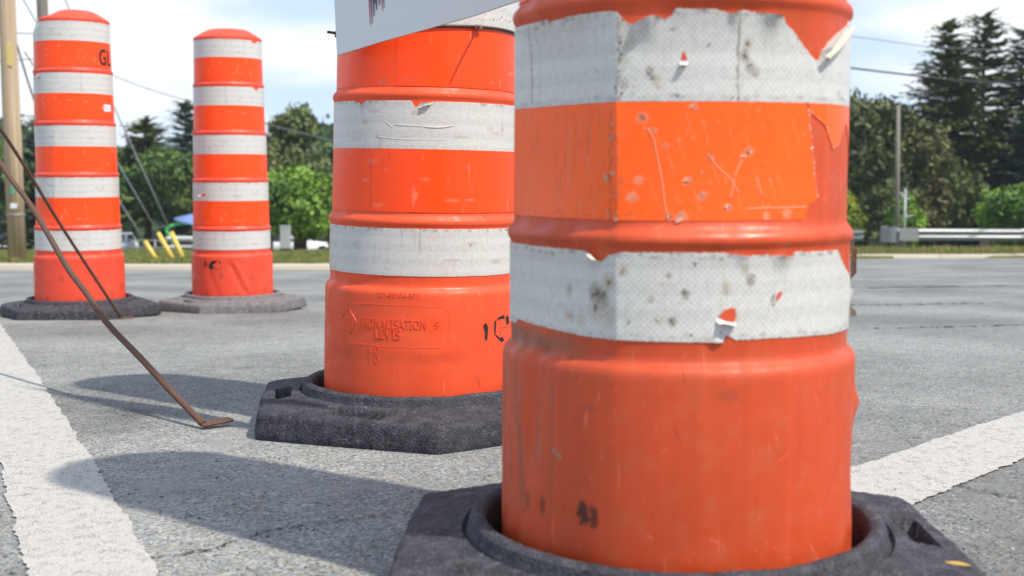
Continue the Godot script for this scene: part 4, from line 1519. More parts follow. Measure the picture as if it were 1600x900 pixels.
func base_mesh(which: int, slots: Array) -> ArrayMesh:
	# a hexagon with softened corners, a rounded side, a sloping top and a ring round the hole
	var n := 720 if which < 2 else 240
	var rows := []
	var cross := []          # [share of the way from hole to rim or radius, height]
	var prof := [[0.0, 0.205, 0.0], [0.0, 0.205, 0.02], [0.0, 0.204, 0.074], [0.0, 0.2055, 0.081], [0.0, 0.209, 0.0845], [0.0, 0.214, 0.0855], [0.0, 0.219, 0.0845], [0.0, 0.2225, 0.081], [0.0, 0.2245, 0.0755], [0.0, 0.2262, 0.0650], [0.0, 0.2285, 0.0635], [0.0, 0.2305, 0.0670], [0.0, 0.2320, 0.0690]]
	for p in prof:
		cross.append([p[1], -1.0, p[2]])
	for k in 46:
		var t := (k + 1) / 46.0
		cross.append([-1.0, t, lerpf(0.0690, 0.0565, t)])
	for e in [[0.004, 0.0552], [0.0078, 0.0525], [0.0100, 0.0485], [0.0113, 0.0430], [0.0150, 0.022], [0.0145, 0.013], [0.012, 0.0075], [0.007, 0.005], [-0.006, 0.004], [-0.05, 0.003], [-0.09, 0.0]]:
		cross.append([-2.0, e[0], e[1]])
	var bump := noise(500 + which, 7.0, FastNoiseLite.TYPE_SIMPLEX_SMOOTH, 3)
	var grit := noise(600 + which, 90.0, FastNoiseLite.TYPE_SIMPLEX_SMOOTH, 3)
	for c in cross:
		var row := []
		for s in n + 1:
			var a := TAU * s / n
			# distance to the outline in this direction, corners softened
			var rim := 9.0
			var acc := 0.0
			for f in 6:
				var ap := 0.288 if f % 2 == 0 else 0.292
				var d := cos(a - f * TAU / 6.0) / ap
				if d > 0:
					acc += pow(d, 70.0)
			rim = pow(acc, -1.0 / 70.0)
			var r: float
			var y: float = c[2]
			if c[0] > 0:
				r = c[0]
			elif c[0] == -1.0:
				r = lerpf(0.232, rim, c[1])
			else:
				r = rim + float(c[1])
			var p := Vector3(r * sin(a), y, r * cos(a))
			if c[0] < 0 and y > 0.01:
				for f in slots:
					var fa: float = f * TAU / 6.0
					var dirv := Vector3(sin(fa), 0, cos(fa))
					var along: float = Vector3(cos(fa), 0, -sin(fa)).dot(p)
					var outw := dirv.dot(p)
					var inx := smoothstep(0.0, 0.0018, 0.052 - absf(along - 0.01)) * smoothstep(0.0, 0.0018, 0.0165 - absf(outw - 0.262))
					p.y -= 0.018 * inx
			if y > 0.025:
				p.y += 0.0020 * bump.get_noise_3d(p.x * 1.2, p.z * 1.2, 3.0) + 0.0012 * grit.get_noise_3d(p.x, p.y, p.z)
			if c[0] == -2.0:
				p += Vector3(sin(a), 0, cos(a)) * (0.003 * bump.get_noise_3d(p.x, p.y * 2.0, p.z) + 0.0022 * grit.get_noise_3d(p.x, p.y, p.z))
			row.append(p)
		rows.append(row)
	return base_commit(rows, n)


func base_commit(rows: Array, n: int) -> ArrayMesh:
	var i := 30
	var a: Vector3 = rows[i][10]
	var up := ((rows[i][11] as Vector3) - a).cross((rows[i + 1][10] as Vector3) - a).y > 0
	var st := SurfaceTool.new()
	st.begin(Mesh.PRIMITIVE_TRIANGLES)
	var cols := n + 1
	var start := 0
	# smoothing stops at the ring's foot, at the groove and at the outer edges
	var cuts := [0, 7, 10, 12, 13, 13 + 46, rows.size() - 8, rows.size() - 1]
	for g in cuts.size() - 1:
		st.set_smooth_group(g)
		for r in range(cuts[g], cuts[g + 1] + 1):
			for p in rows[r]:
				st.add_vertex(p)
		for r in cuts[g + 1] - cuts[g]:
			for c in n:
				var k: int = start + r * cols + c
				var t := [k, k + cols, k + 1, k + 1, k + cols, k + cols + 1] if up else [k, k + 1, k + cols, k + 1, k + cols + 1, k + cols]
				for q in t:
					st.add_index(q)
		start += (cuts[g + 1] - cuts[g] + 1) * cols
	st.generate_normals()
	return st.commit()


# ---------------------------------------------------------------- board on the second drum
func build_sign() -> void:
	var o := thing("sign_board", Vector3(-0.3097, 0.6559, -2.22), "white plastic board tied across the drum with raised lettering", "sign")
	var low := [Vector3(-0.3097, 0.6559, 2.220), Vector3(-0.2245, 0.6709, 2.136), Vector3(-0.1393, 0.6833, 2.052), Vector3(-0.0612, 0.6949, 1.975), Vector3(0.0155, 0.7104, 1.8994), Vector3(0.0879, 0.7240, 1.828)]
	var front := []
	var back := []
	var nrm := Vector3(-0.70, 0.0, 0.71).normalized()
	for i in 13:
		var v := i / 12.0
		var rf := []
		var rb := []
		for p in low:
			var q := Vector3(p.x, p.y, -p.z) - o.position
			q += Vector3(-0.02 * v, 0.72 * v, 0.012 * sin(v * 2.4))
			rf.append(q)
			rb.append(q - nrm * 0.004)
		front.append(rf)
		back.append(rb)
	var st := SurfaceTool.new()
	st.begin(Mesh.PRIMITIVE_TRIANGLES)
	var k := add_grid(st, front, [], null, nrm)
	add_grid(st, back, [], null, -nrm, k)
	st.generate_normals()
	put(o, "panel", st.commit(), M.board)
	st = SurfaceTool.new()
	st.begin(Mesh.PRIMITIVE_TRIANGLES)
	k = add_grid(st, [front[0], back[0]], [], null, Vector3.DOWN)
	k = add_grid(st, [front[12], back[12]], [], null, Vector3.UP, k)
	var l1 := []
	var l2 := []
	var e1 := []
	var e2 := []
	for i in 13:
		l1.append(front[i][0])
		l2.append(back[i][0])
		e1.append(front[i][5])
		e2.append(back[i][5])
	k = add_grid(st, [l1, l2], [], null, Vector3.LEFT, k)
	add_grid(st, [e1, e2], [], null, Vector3.RIGHT, k)
	st.generate_normals()
	put(o, "panel_edge", st.commit(), M.board_edge)
	# printed drips that hang from the lettering above
	for d in [[0.162, 0.012, 0.006, 0.055, 0], [0.171, 0.014, 0.007, 0.055, 1], [0.181, 0.026, 0.009, 0.04, 1], [0.193, 0.034, 0.010, 0.035, 1], [0.206, 0.040, 0.009, 0.030, 1], [0.218, 0.030, 0.006, 0.040, 0], [0.226, 0.034, 0.005, 0.035, 1], [0.252, 0.046, 0.004, 0.026, 0], [0.262, 0.044, 0.004, 0.030, 0], [0.187, 0.046, 0.030, 0.03, 1], [0.21, 0.050, 0.03, 0.03, 1], [0.26, 0.058, 0.05, 0.03, 0]]:
		var rows := [[], [], []]
		for i in 3:
			var t := i / 2.0
			for s in [-1.0, 1.0]:
				var u: float = float(d[0]) + s * float(d[2]) * 0.5 * lerpf(0.35, 1.0, t)
				var f := u * 5.0
				var i0 := mini(int(f), 4)
				var p: Vector3 = (front[0][i0] as Vector3).lerp(front[0][i0 + 1], f - i0)
				var vv := float(d[1]) + float(d[3]) * t + 0.02
				p += Vector3(-0.02 * vv / 0.72, vv, 0.012 * sin(vv / 0.72 * 2.4)) + nrm * 0.0012
				rows[i].append(p)
		put(o, "printed_drip", grid(rows, [], null, nrm), M.red_ink if d[4] == 0 else M.purple_ink)
	# nylon ties
	var c := Vector3(-0.1590, 0, -2.36)
	var path := []
	var rad := []
	var yb := gh(2.36)
	for i in 30:
		var a := deg_to_rad(-12.0 + i * 6.5)
		var r := drum_r(1, rad_to_deg(a), 0.730) + 0.0035
		path.append(Vector3(c.x + r * sin(a), yb + 0.7300 + 0.0035 * sin(a * 2.0), c.z + r * cos(a)) - o.position)
		rad.append(0.0028)
	put(o, "tie_strap", tube(path, rad, 8), M.brown_nylon)
	var a := deg_to_rad(35.0)
	var hp := Vector3(c.x + 0.174 * sin(a), yb + 0.7320, c.z + 0.174 * cos(a)) - o.position
	var head := box(o, "tie_head", hp, Vector3(0.015, 0.009, 0.008), M.tie_head, 0.002)
	head.rotation.y = a
	put(o, "tie_tail", tube([hp, hp + Vector3(0.001, -0.002, 0.03), hp + Vector3(0.003, -0.0065, 0.062)], [0.0022, 0.002, 0.0016], 6), M.brown_nylon)
	var lp := Vector3(-0.3200, yb + 0.7330, -2.33) - o.position
	put(o, "tie_tail", tube([lp + Vector3(0.045, -0.003, 0.0), lp + Vector3(0.02, -0.001, 0.0), lp, lp + Vector3(-0.022, 0.003, 0.004)], [0.003, 0.003, 0.003, 0.0026], 6), M.black_nylon)
	box(o, "tie_head", lp + Vector3(-0.004, -0.001, 0.0), Vector3(0.009, 0.013, 0.009), M.black_nylon, 0.002)


# ---------------------------------------------------------------- rusty rod stand
func build_stand() -> void:
	var top := Vector3(-1.74, 0.80, -3.80)
	var o := thing("sign_stand", on(-1.74, 3.80), "rusty steel rod stand with flat feet on the asphalt", "stand")
	var org := o.position
	var p := []
	for q in [Vector3(-0.5737, gh(2.262) + 0.010, -2.262), Vector3(-0.6607, 0.0294, -2.367), Vector3(-0.7540, 0.0786, -2.480), Vector3(-0.8576, 0.1310, -2.605), Vector3(-0.9331, 0.1820, -2.707), Vector3(-1.0099, 0.2303, -2.809), Vector3(-1.1064, 0.3033, -2.950), Vector3(-1.2105, 0.3788, -3.099), Vector3(-1.3584, 0.4755, -3.300), top]:
		p.append(q - org)
	var leg := put(o, "leg", tube(smooth_path(p, 6), ones(0.0066, (p.size() - 1) * 6 + 1), 12), M.rust)
	foot(leg, Vector3(-0.5737, gh(2.262) + 0.008, -2.262) - org, Vector3(1.0, 0.10, -0.75), 0.062)
	p = []
	for q in [Vector3(-1.627, gh(5.12) + 0.008, -5.12), Vector3(-1.675, 0.21, -4.66), Vector3(-1.7244, 0.5948, -4.20), top]:
		p.append(q - org)
	leg = put(o, "leg", tube(smooth_path(p, 6), ones(0.0062, (p.size() - 1) * 6 + 1), 12), M.rust)
	foot(leg, Vector3(-1.627, gh(5.12) + 0.007, -5.12) - org, Vector3(1.0, 0.0, -0.1), 0.055)
	p = []
	for q in [on(-3.1, 3.2, 0.008), Vector3(-2.45, 0.38, -3.48), top]:
		p.append(q - org)
	leg = put(o, "leg", tube(smooth_path(p, 6), ones(0.0064, 13), 12), M.rust)
	foot(leg, on(-3.1, 3.2, 0.007) - org, Vector3(-1.0, 0.0, 0.1), 0.055)
	put(o, "mast", tube([top - org - Vector3(0, 0.12, 0), top - org + Vector3(0, 0.5, 0)], [0.016, 0.016], 12), M.galvanised)
	put(o, "collar", tube([top - org - Vector3(0, 0.03, 0), top - org + Vector3(0, 0.03, 0)], [0.024, 0.024], 12), M.rust)


func foot(leg: Node, at: Vector3, dir: Vector3, length: float) -> void:
	var f := box(leg, "foot_plate", at + Vector3(dir.x, 0, dir.z).normalized() * (length / 2 - 0.004) + Vector3(0, 0.0015, 0), Vector3(length, 0.006, 0.026), M.rust, 0.0025)
	f.rotation.y = atan2(-dir.z, dir.x)
	f.rotation.z = dir.y * 0.7


func ones(v: float, n: int) -> Array:
	var a := []
	for i in n:
		a.append(v)
	return a


func smooth_path(p: Array, per: int) -> Array:
	var out := []
	for i in p.size() - 1:
		var a: Vector3 = p[maxi(i - 1, 0)]
		var b: Vector3 = p[i]
		var c: Vector3 = p[i + 1]
		var d: Vector3 = p[mini(i + 2, p.size() - 1)]
		for k in per:
			out.append(b.cubic_interpolate(c, a, d, float(k) / per))
	out.append(p[p.size() - 1])
	return out


# ---------------------------------------------------------------- roadside things
func build_roadside() -> void:
	# wooden utility pole
	var pz := 16.8
	var pole := thing("utility_pole", on(-6.72, pz, 0.05), "tan wooden utility pole with a yellow tag on the verge", "utility pole", "utility poles")
	put(pole, "shaft", tube([Vector3(0, -0.5, 0), Vector3(-0.01, 2.0, 0), Vector3(-0.02, 5.0, 0), Vector3(-0.03, 9.5, 0)], [0.122, 0.115, 0.10, 0.085], 24), M.pole_wood)
	box(pole, "tag", Vector3(0.036, 2.76, 0.11), Vector3(0.075, 0.30, 0.012), M.tag_yellow, 0.003)
	box(pole, "tag", Vector3(0.01, 0.96, 0.118), Vector3(0.05, 0.10, 0.008), M.tag_green, 0.002)
	box(pole, "tag", Vector3(0.02, 0.75, 0.118), Vector3(0.09, 0.07, 0.008), M.white_gloss, 0.002)
	put(pole, "band", tube([Vector3(0, 0.62, 0), Vector3(0, 0.64, 0)], [0.124, 0.124], 24), M.galvanised)
	var pole2 := thing("utility_pole", on(-8.9, 24.0, 0.05), "weathered grey utility pole behind the drum with the crumpled top", "utility pole", "utility poles")
	put(pole2, "shaft", tube([Vector3(0, -0.5, 0), Vector3(-0.05, 5.0, 0), Vector3(-0.16, 10.0, 0)], [0.13, 0.10, 0.08], 16), M.grey_wood)
	put(pole2, "crossarm", tube([Vector3(-1.2, 8.6, 0), Vector3(1.0, 8.6, 0)], [0.05, 0.05], 8), M.grey_wood)
	var pole3 := thing("utility_pole", on(12.45, 40.0, 0.0), "thin brown pole behind the guardrail", "utility pole", "utility poles")
	put(pole3, "shaft", tube([Vector3(0, -0.4, 0), Vector3(-0.05, 2.5, 0), Vector3(-0.09, 4.76, 0)], [0.085, 0.07, 0.06], 12), M.grey_wood)
	for q in [[0.16, 1.75, 0.035, 0.22], [0.26, 1.2, 0.04, 0.22]]:
		put(pole3, "bracket", tube([Vector3(q[0] - 0.1, q[1] + 0.25, 0.05), Vector3(q[0], q[1], 0.06), Vector3(q[0] + q[3], q[1] + 0.06, 0.05)], [q[2], q[2], 0.03], 8), M.galvanised)
	var post := put(self, "metal_post", tube([on(12.05, 38.0, -0.3), on(12.03, 38.0, 2.0)], [0.04, 0.04], 10), M.galvanised)
	tag(post, "slim pale metal post rising behind the guardrail end", "post")
	var gpost := put(self, "metal_post", tube([on(-6.02, 19.0, -0.1), on(-6.10, 19.0, 0.32), on(-6.16, 19.0, 1.2)], [0.045, 0.03, 0.03], 10), M.galvanised)
	tag(gpost, "grey post leaning on the verge beside a yellow guy guard", "post")

	# cables
	cable("power_cable", "thick black cable crossing the sky to the spruces", [Vector3(-9.49, 4.9, -24.0), Vector3(-3.85, 3.78, -24.0), Vector3(8.0, 2.55, -27.0), Vector3(13.2, 2.47, -30.0), Vector3(30.0, 2.6, -39.0)], 0.021, M.cable)
	cable("power_cable", "thin grey wire high above the guardrail", [Vector3(-9.0, 7.5, -24.0), Vector3(0.0, 4.6, -28.0), Vector3(8.6, 3.63, -30.5), Vector3(13.0, 3.41, -31.5), Vector3(30.0, 3.4, -36.0)], 0.010, M.thin_cable)
	cable("power_cable", "faint wire slanting down between two distant drums", [Vector3(-9.0, 2.9, -24.0), Vector3(-7.72, 2.28, -24.0), Vector3(-6.2, 1.76, -24.0), Vector3(-3.0, 0.9, -24.5), Vector3(3.0, -0.3, -26.0)], 0.009, M.thin_cable)
	cable("guy_wire", "black cable dropping steeply beside the tan pole", [Vector3(-9.72, 4.8, -23.5), Vector3(-9.08, 2.10, -23.5), Vector3(-8.0, -1.15, -23.5)], 0.018, M.cable)
	for q in [[2.93, 2.97, "topmost of three dark wires level between the two poles"], [2.42, 2.52, "middle of three dark wires level between the two poles"], [1.38, 1.45, "lowest of three dark wires level between the two poles"]]:
		cable("power_cable", q[2], [Vector3(-12.5, q[0] - 0.35, -22.0), Vector3(-9.6, q[0], -23.0), Vector3(-8.95, q[1] + 0.05, -24.0)], 0.011, M.thin_cable, "level wires between the poles")

	# guyed anchors with yellow guards
	for q in [[-5.47, 19.0, -0.19, 0.27, "yellow guy guard beside the leaning grey post"], [-5.21, 19.0, -0.245, 0.40, "yellow guy guard, middle one of three on the verge"], [-5.05, 19.0, -0.20, 0.41, "yellow guy guard by the green arch"]]:
		var b := on(q[0], q[1], 0.04)
		var g := thing("guy_guard", b, q[4], "guy guard", "yellow guards on the guy wires")
		var d := Vector3(q[2], q[3], -0.08)
		put(g, "guard", tube([Vector3.ZERO - d * 0.15, d * 0.5, d], [0.034, 0.036, 0.036], 10), M.yellow)
		put(g, "wire", tube([d * 0.9, d * 3.4, d * 12.0], [0.011, 0.010, 0.010], 6), M.thin_cable)

	guardrails()
	playground()
	verge_plants()


func cable(called: String, label: String, pts: Array, r: float, m: Material, group := "") -> void:
	var p := smooth_path(pts, 8)
	var o := put(self, called, tube(p, ones(r, p.size()), 6), m)
	tag(o, label, "cable", group)


func rail_section(a: Vector3, b: Vector3, y0: float, n := 2) -> ArrayMesh:
	var d := (b - a).normalized()
	var side := d.cross(Vector3.UP).normalized()
	var prof := [[0.0, 0.0], [0.01, 0.02], [-0.055, 0.06], [-0.06, 0.09], [0.0, 0.135], [0.008, 0.155], [0.0, 0.175], [-0.06, 0.22], [-0.055, 0.25], [0.01, 0.29], [0.0, 0.31]]
	var rows := []
	for q in prof:
		var row := []
		for i in n:
			var p := a.lerp(b, i / (n - 1.0))
			row.append(p + Vector3(0, y0 + float(q[1]), 0) - side * float(q[0]))
		rows.append(row)
	var st := SurfaceTool.new()
	st.begin(Mesh.PRIMITIVE_TRIANGLES)
	var k := add_grid(st, rows, [], null, -side)
	var back := []
	for row in rows:
		var r2 := []
		for p in row:
			r2.append(p + side * 0.006)
		back.append(r2)
	add_grid(st, back, [], null, side, k)
	st.generate_normals()
	return st.commit()


func guardrails() -> void:
	var a := Vector3(9.95, gh(32.0) + 0.06, -32.0)
	var b := Vector3(20.0, gh(33.0) + 0.06, -33.0)
	var o := thing("guardrail", a, "galvanised steel guardrail with a curved end along the grass verge", "guardrail")
	var n := 3
	for i in n:
		var p := a.lerp(b, float(i) / n)
		var q := a.lerp(b, float(i + 1) / n - 0.001)
		put(o, "rail", rail_section(p - a, q - a, 0.27), M.galvanised)
	for t in [0.012, 0.24, 0.42, 0.62, 0.82, 0.98]:
		var p := a.lerp(b, t) - a
		box(o, "post", p + Vector3(0.0, 0.12, -0.16), Vector3(0.15, 0.9, 0.2), M.grey_wood, 0.01)
	# flared end that wraps round like a drumhead
	var rows := []
	for y in [0.22, 0.24, 0.60, 0.62]:
		var row := []
		for k in 15:
			var t := k / 14.0
			var ang := lerpf(-0.2, PI * 0.95, t)
			row.append(Vector3(-0.02 - 0.30 * sin(ang), y, -0.30 + 0.33 * cos(ang)) + Vector3(0, 0, 0.0))
		rows.append(row)
	put(o, "end_terminal", grid(rows, [], Vector3(0.2, 0.5, -0.3)), M.galvanised)
	box(o, "reflector_plate", Vector3(0.28, 0.425, 0.085), Vector3(0.5, 0.33, 0.012), M.galvanised, 0.004)

	var c := Vector3(6.9, gh(36.0), -36.0)
	var d := Vector3(9.8, gh(34.5), -34.5)
	var g := thing("guardrail", c, "short pale guardrail return behind the curved guardrail end", "guardrail")
	put(g, "rail", rail_section(Vector3.ZERO, d - c, 0.33), M.galvanised)
	for t in [0.2, 0.55, 0.9]:
		box(g, "post", (d - c) * t + Vector3(0, 0.2, -0.14), Vector3(0.14, 0.8, 0.18), M.grey_wood, 0.01)
	var e := thing("utility_trailer", on(9.1, 40.0), "low white box trailer parked behind the guardrail", "trailer")
	box(e, "box", Vector3(0, 0.98, 0), Vector3(0.85, 0.5, 1.6), M.white_gloss, 0.05)
	box(e, "box", Vector3(-1.0, 0.85, 0), Vector3(0.7, 0.3, 1.4), M.white_gloss, 0.05)
	box(e, "chassis", Vector3(-0.3, 0.62, 0), Vector3(2.4, 0.14, 1.5), M.grey_box, 0.02)
	for s in [-0.7, 0.3]:
		put(e, "wheel", tube([Vector3(s, 0.3, 0.65), Vector3(s, 0.3, 0.85)], [0.3, 0.3], 18), M.dark)


func car(at: Vector3, turn: float, paint: Material, label: String) -> void:
	var o := thing("parked_car", at, label, "car", "cars parked beyond the verge", turn)
	# body lofted along its length from half outlines (width, height)
	var body := []
	for s in [[-2.15, 0.70, 0.42, 0.70], [-2.1, 0.80, 0.30, 0.82], [-1.5, 0.86, 0.26, 0.95], [0.0, 0.88, 0.24, 0.98], [1.3, 0.86, 0.26, 0.98], [2.0, 0.80, 0.30, 0.92], [2.1, 0.70, 0.42, 0.75]]:
		var row := []
		for q in [[0.0, 0.0], [1.0, 0.0], [1.04, 0.5], [0.96, 0.95], [0.7, 1.0], [-0.7, 1.0], [-0.96, 0.95], [-1.04, 0.5], [-1.0, 0.0], [0.0, 0.0]]:
			row.append(Vector3(float(q[0]) * float(s[1]), lerpf(s[2], s[3], q[1]), s[0]))
		body.append(row)
	put(o, "body", grid(body, [], Vector3(0, 0.6, 0)), paint)
	box(o, "bumper", Vector3(0, 0.45, 2.12), Vector3(1.5, 0.24, 0.1), M.dark, 0.03)
	box(o, "bumper", Vector3(0, 0.45, -2.16), Vector3(1.5, 0.24, 0.1), M.dark, 0.03)
	var cab := []
	for s in [[-1.7, 0.74, 0.94], [-1.2, 0.64, 1.48], [0.3, 0.62, 1.50], [1.15, 0.72, 0.97]]:
		cab.append([Vector3(-s[1], 0.93, s[0]), Vector3(-s[1] * 0.97, s[2] - 0.03, s[0]), Vector3(-s[1] * 0.85, s[2], s[0]), Vector3(s[1] * 0.85, s[2], s[0]), Vector3(s[1] * 0.97, s[2] - 0.03, s[0]), Vector3(s[1], 0.93, s[0])])
	var cb := put(o, "cabin", grid(cab, [], Vector3(0, 1.0, 0)), paint)
	put(cb, "windscreen", grid([[Vector3(-0.60, 1.03, 1.10), Vector3(0.60, 1.03, 1.10)], [Vector3(-0.53, 1.46, 0.41), Vector3(0.53, 1.46, 0.41)]], [], null, Vector3(0, 1, 1)), M.car_glass)
	put(cb, "rear_window", grid([[Vector3(-0.60, 1.05, -1.66), Vector3(0.60, 1.05, -1.66)], [Vector3(-0.53, 1.43, -1.29), Vector3(0.53, 1.43, -1.29)]], [], null, Vector3(0, 1, -1)), M.car_glass)
	for s in [-1.0, 1.0]:
		put(cb, "side_window", grid([[Vector3(0.70 * s, 1.0, 0.85), Vector3(0.72 * s, 1.0, -1.4)], [Vector3(0.63 * s, 1.42, 0.25), Vector3(0.64 * s, 1.42, -1.15)]], [], null, Vector3(s, 0.2, 0)), M.car_glass)
		for z in [-1.3, 1.35]:
			put(o, "wheel", tube([Vector3(0.70 * s, 0.32, z), Vector3(0.90 * s, 0.32, z)], [0.32, 0.32], 18), M.dark)
		box(o, "headlight", Vector3(0.56 * s, 0.68, 2.09), Vector3(0.32, 0.15, 0.08), M.white_gloss, 0.03)
		box(o, "tail_light", Vector3(0.62 * s, 0.74, -2.13), Vector3(0.22, 0.14, 0.06), M.red_paint, 0.02)


func playground() -> void:
	car(on(-20.6, 72.0), 0.25, M.charcoal_paint, "dark car facing the road beyond the yellow guy guards")
	car(on(-23.4, 73.5), 0.1, M.white_gloss, "white car parked beside the dark car beyond the verge")
	car(on(-27.9, 71.0), -0.3, M.white_gloss, "white car partly behind the tan utility pole")
	car(on(-30.4, 74.0), 0.4, M.red_paint, "red car beyond the tan utility pole")
	car(on(-12.6, 70.0), 1.2, M.white_gloss, "white car behind the grey utility cabinet")
	car(on(-18.0, 74.0), -1.3, M.blue_paint, "light blue car behind the low pipe fence")
	# pipe fence
	var f0 := on(-19.5, 52.0)
	var f := thing("pipe_fence", f0, "low grey pipe fence in front of the parked cars", "fence")
	for y in [0.66, 0.36]:
		put(f, "rail", tube([Vector3(0, y, 0), Vector3(9.0, y, 0)], [0.03, 0.03], 8), M.galvanised)
	for i in 7:
		put(f, "post", tube([Vector3(i * 1.5, -0.2, 0), Vector3(i * 1.5, 0.72, 0)], [0.035, 0.035], 8), M.galvanised)
	# green arch, parasol and table
	var g := put(self, "play_arch", tube(smooth_path([on(-13.85, 50.0, -0.1), on(-13.72, 50.0, 0.6), on(-13.95, 50.0, 1.05), on(-13.55, 50.0, 1.28), on(-12.9, 50.0, 1.30), on(-12.5, 50.0, 0.9), on(-12.45, 50.0, -0.1)], 6), ones(0.07, 37), 10), M.green_pipe)
	tag(g, "bright green bent pipe arch on the far grass", "arch")
	var p := thing("parasol", on(-12.6, 50.5), "blue canvas parasol over a white table", "parasol")
	put(p, "pole", tube([Vector3(0, -0.1, 0), Vector3(0, 1.72, 0)], [0.025, 0.025], 8), M.galvanised)
	var rows := []
	for q in [[0.02, 1.75], [0.5, 1.62], [1.15, 1.36], [1.15, 1.30]]:
		var row := []
		for s in 17:
			var a := TAU * s / 16
			row.append(Vector3(q[0] * cos(a), q[1] + 0.18 * q[0] * -cos(a), q[0] * sin(a)))
		rows.append(row)
	put(p, "canopy", grid(rows, [], Vector3(0, 0.8, 0)), M.blue_canvas)
	var t := thing("picnic_table", on(-12.9, 49.5), "white picnic table under the blue parasol", "table")
	box(t, "table_top", Vector3(0, 0.74, 0), Vector3(1.7, 0.08, 0.8), M.white_gloss, 0.02)
	for s in [-0.6, 0.6]:
		box(t, "leg", Vector3(s, 0.34, 0), Vector3(0.08, 0.74, 0.6), M.grey_box, 0.01)
	for s in [-0.65, 0.65]:
		box(t, "bench", Vector3(0, 0.42, s), Vector3(1.7, 0.05, 0.28), M.white_gloss, 0.01)
	# utility cabinet
	var c := thing("utility_cabinet", on(-5.86, 32.0, 0.06), "grey metal utility cabinet in front of the round bush", "cabinet")
	box(c, "case", Vector3(0, 0.34, 0), Vector3(0.25, 0.56, 0.22), M.grey_box, 0.015)
	box(c, "plinth", Vector3(0, 0.02, 0), Vector3(0.29, 0.08, 0.26), M.dark, 0.01)
	box(c, "lid", Vector3(0, 0.635, 0), Vector3(0.27, 0.03, 0.24), M.grey_box, 0.008)


func verge_plants() -> void:
	# grass tufts
	var st := SurfaceTool.new()
	st.begin(Mesh.PRIMITIVE_TRIANGLES)
	var r := RandomNumberGenerator.new()
	r.seed = 321
	for i in 14:
		var a := r.randf() * TAU
		var d := Vector3(cos(a), 0, sin(a))
		var w := Vector3(-d.z, 0, d.x) * 0.05
		var base := d * r.randf_range(0.0, 0.45)
		var tip := base + d * r.randf_range(0.1, 0.6) + Vector3(0, r.randf_range(0.5, 1.0), 0)
		for v in [base - w, tip, base + w]:
			st.set_smooth_group(-1)
			st.add_vertex(v)
	st.generate_normals()
	var tuft := st.commit()
	var mm := MultiMesh.new()
	mm.transform_format = MultiMesh.TRANSFORM_3D
	mm.use_colors = true
	mm.mesh = tuft
	var n := 26000
	mm.instance_count = n
	for i in n:
		var x := r.randf_range(-20.0, 34.0)
		var e := road_edge(x)
		var z := e + 0.25 + pow(r.randf(), 1.5) * 22.0
		var tall := r.randf_range(0.04, 0.09)
		if x > 3.0 and z > 27.5 and r.randf() < 0.8:
			tall = r.randf_range(0.07, 0.2)
		mm.set_instance_transform(i, Transform3D(Basis(Vector3.UP, r.randf() * TAU) * Basis.from_scale(Vector3(tall * 1.3, tall, tall * 1.3)), on(x, z, 0.05)))
		var dry := r.randf()
		var c := Color(0.11, 0.155, 0.035).lerp(Color(0.30, 0.25, 0.10), dry * dry if tall < 0.1 else dry)
		mm.set_instance_color(i, c)
	var mi := MultiMeshInstance3D.new()
	mi.name = "verge_grass"
	mi.multimesh = mm
	mi.material_override = M.grass_blade
	add_child(mi)
	tag(mi, "mown and weedy grass on the far verge", "grass")
	mi.set_meta("kind", "stuff")


# ---------------------------------------------------------------- trees
var leaf_clump: ArrayMesh
var needle_spray: ArrayMesh


func clump_mesh(r: RandomNumberGenerator) -> ArrayMesh:
	var st := SurfaceTool.new()
	st.begin(Mesh.PRIMITIVE_TRIANGLES)
	for i in 9:
		var c := Vector3(r.randfn(), r.randfn() * 0.8, r.randfn()) * 0.40
		var n := (Vector3(r.randfn(), r.randfn() * 0.7 + 0.7, r.randfn())).normalized()
		var u := n.cross(Vector3(r.randfn(), r.randfn(), r.randfn())).normalized()
		var v := n.cross(u)
		var s := r.randf_range(0.22, 0.40)
		var q := [c - u * s, c - v * s * 0.55 + n * s * 0.1, c + u * s, c + v * s * 0.55 + n * s * 0.1]
		for k in [0, 1, 2, 0, 2, 3]:
			st.set_smooth_group(-1)
			st.add_vertex(q[k])
	st.generate_normals()
	return st.commit()


func spray_mesh(r: RandomNumberGenerator) -> ArrayMesh:
	# a flat, drooping conifer spray along +z, about one unit long
	var st := SurfaceTool.new()
	st.begin(Mesh.PRIMITIVE_TRIANGLES)
	for i in 13:
		var t := r.randf_range(-0.15, 0.85)
		var c := Vector3(0, -0.08 * t * t, t)
		var sd := 1.0 if i % 2 else -1.0
		var d := Vector3(sd * r.randf_range(0.3, 0.9), r.randf_range(-0.35, 0.15), r.randf_range(0.4, 1.0)).normalized() * r.randf_range(0.25, 0.55) * (1.05 - t * 0.5)
		var w := d.cross(Vector3.UP).normalized() * r.randf_range(0.10, 0.19) + Vector3(0, 0.03, 0)
		for v in [c - w * 0.6, c + d * 0.55 - w, c + d, c - w * 0.6, c + d, c + w * 0.9]:
			st.set_smooth_group(-1)
			st.add_vertex(v)
	st.generate_normals()
	return st.commit()


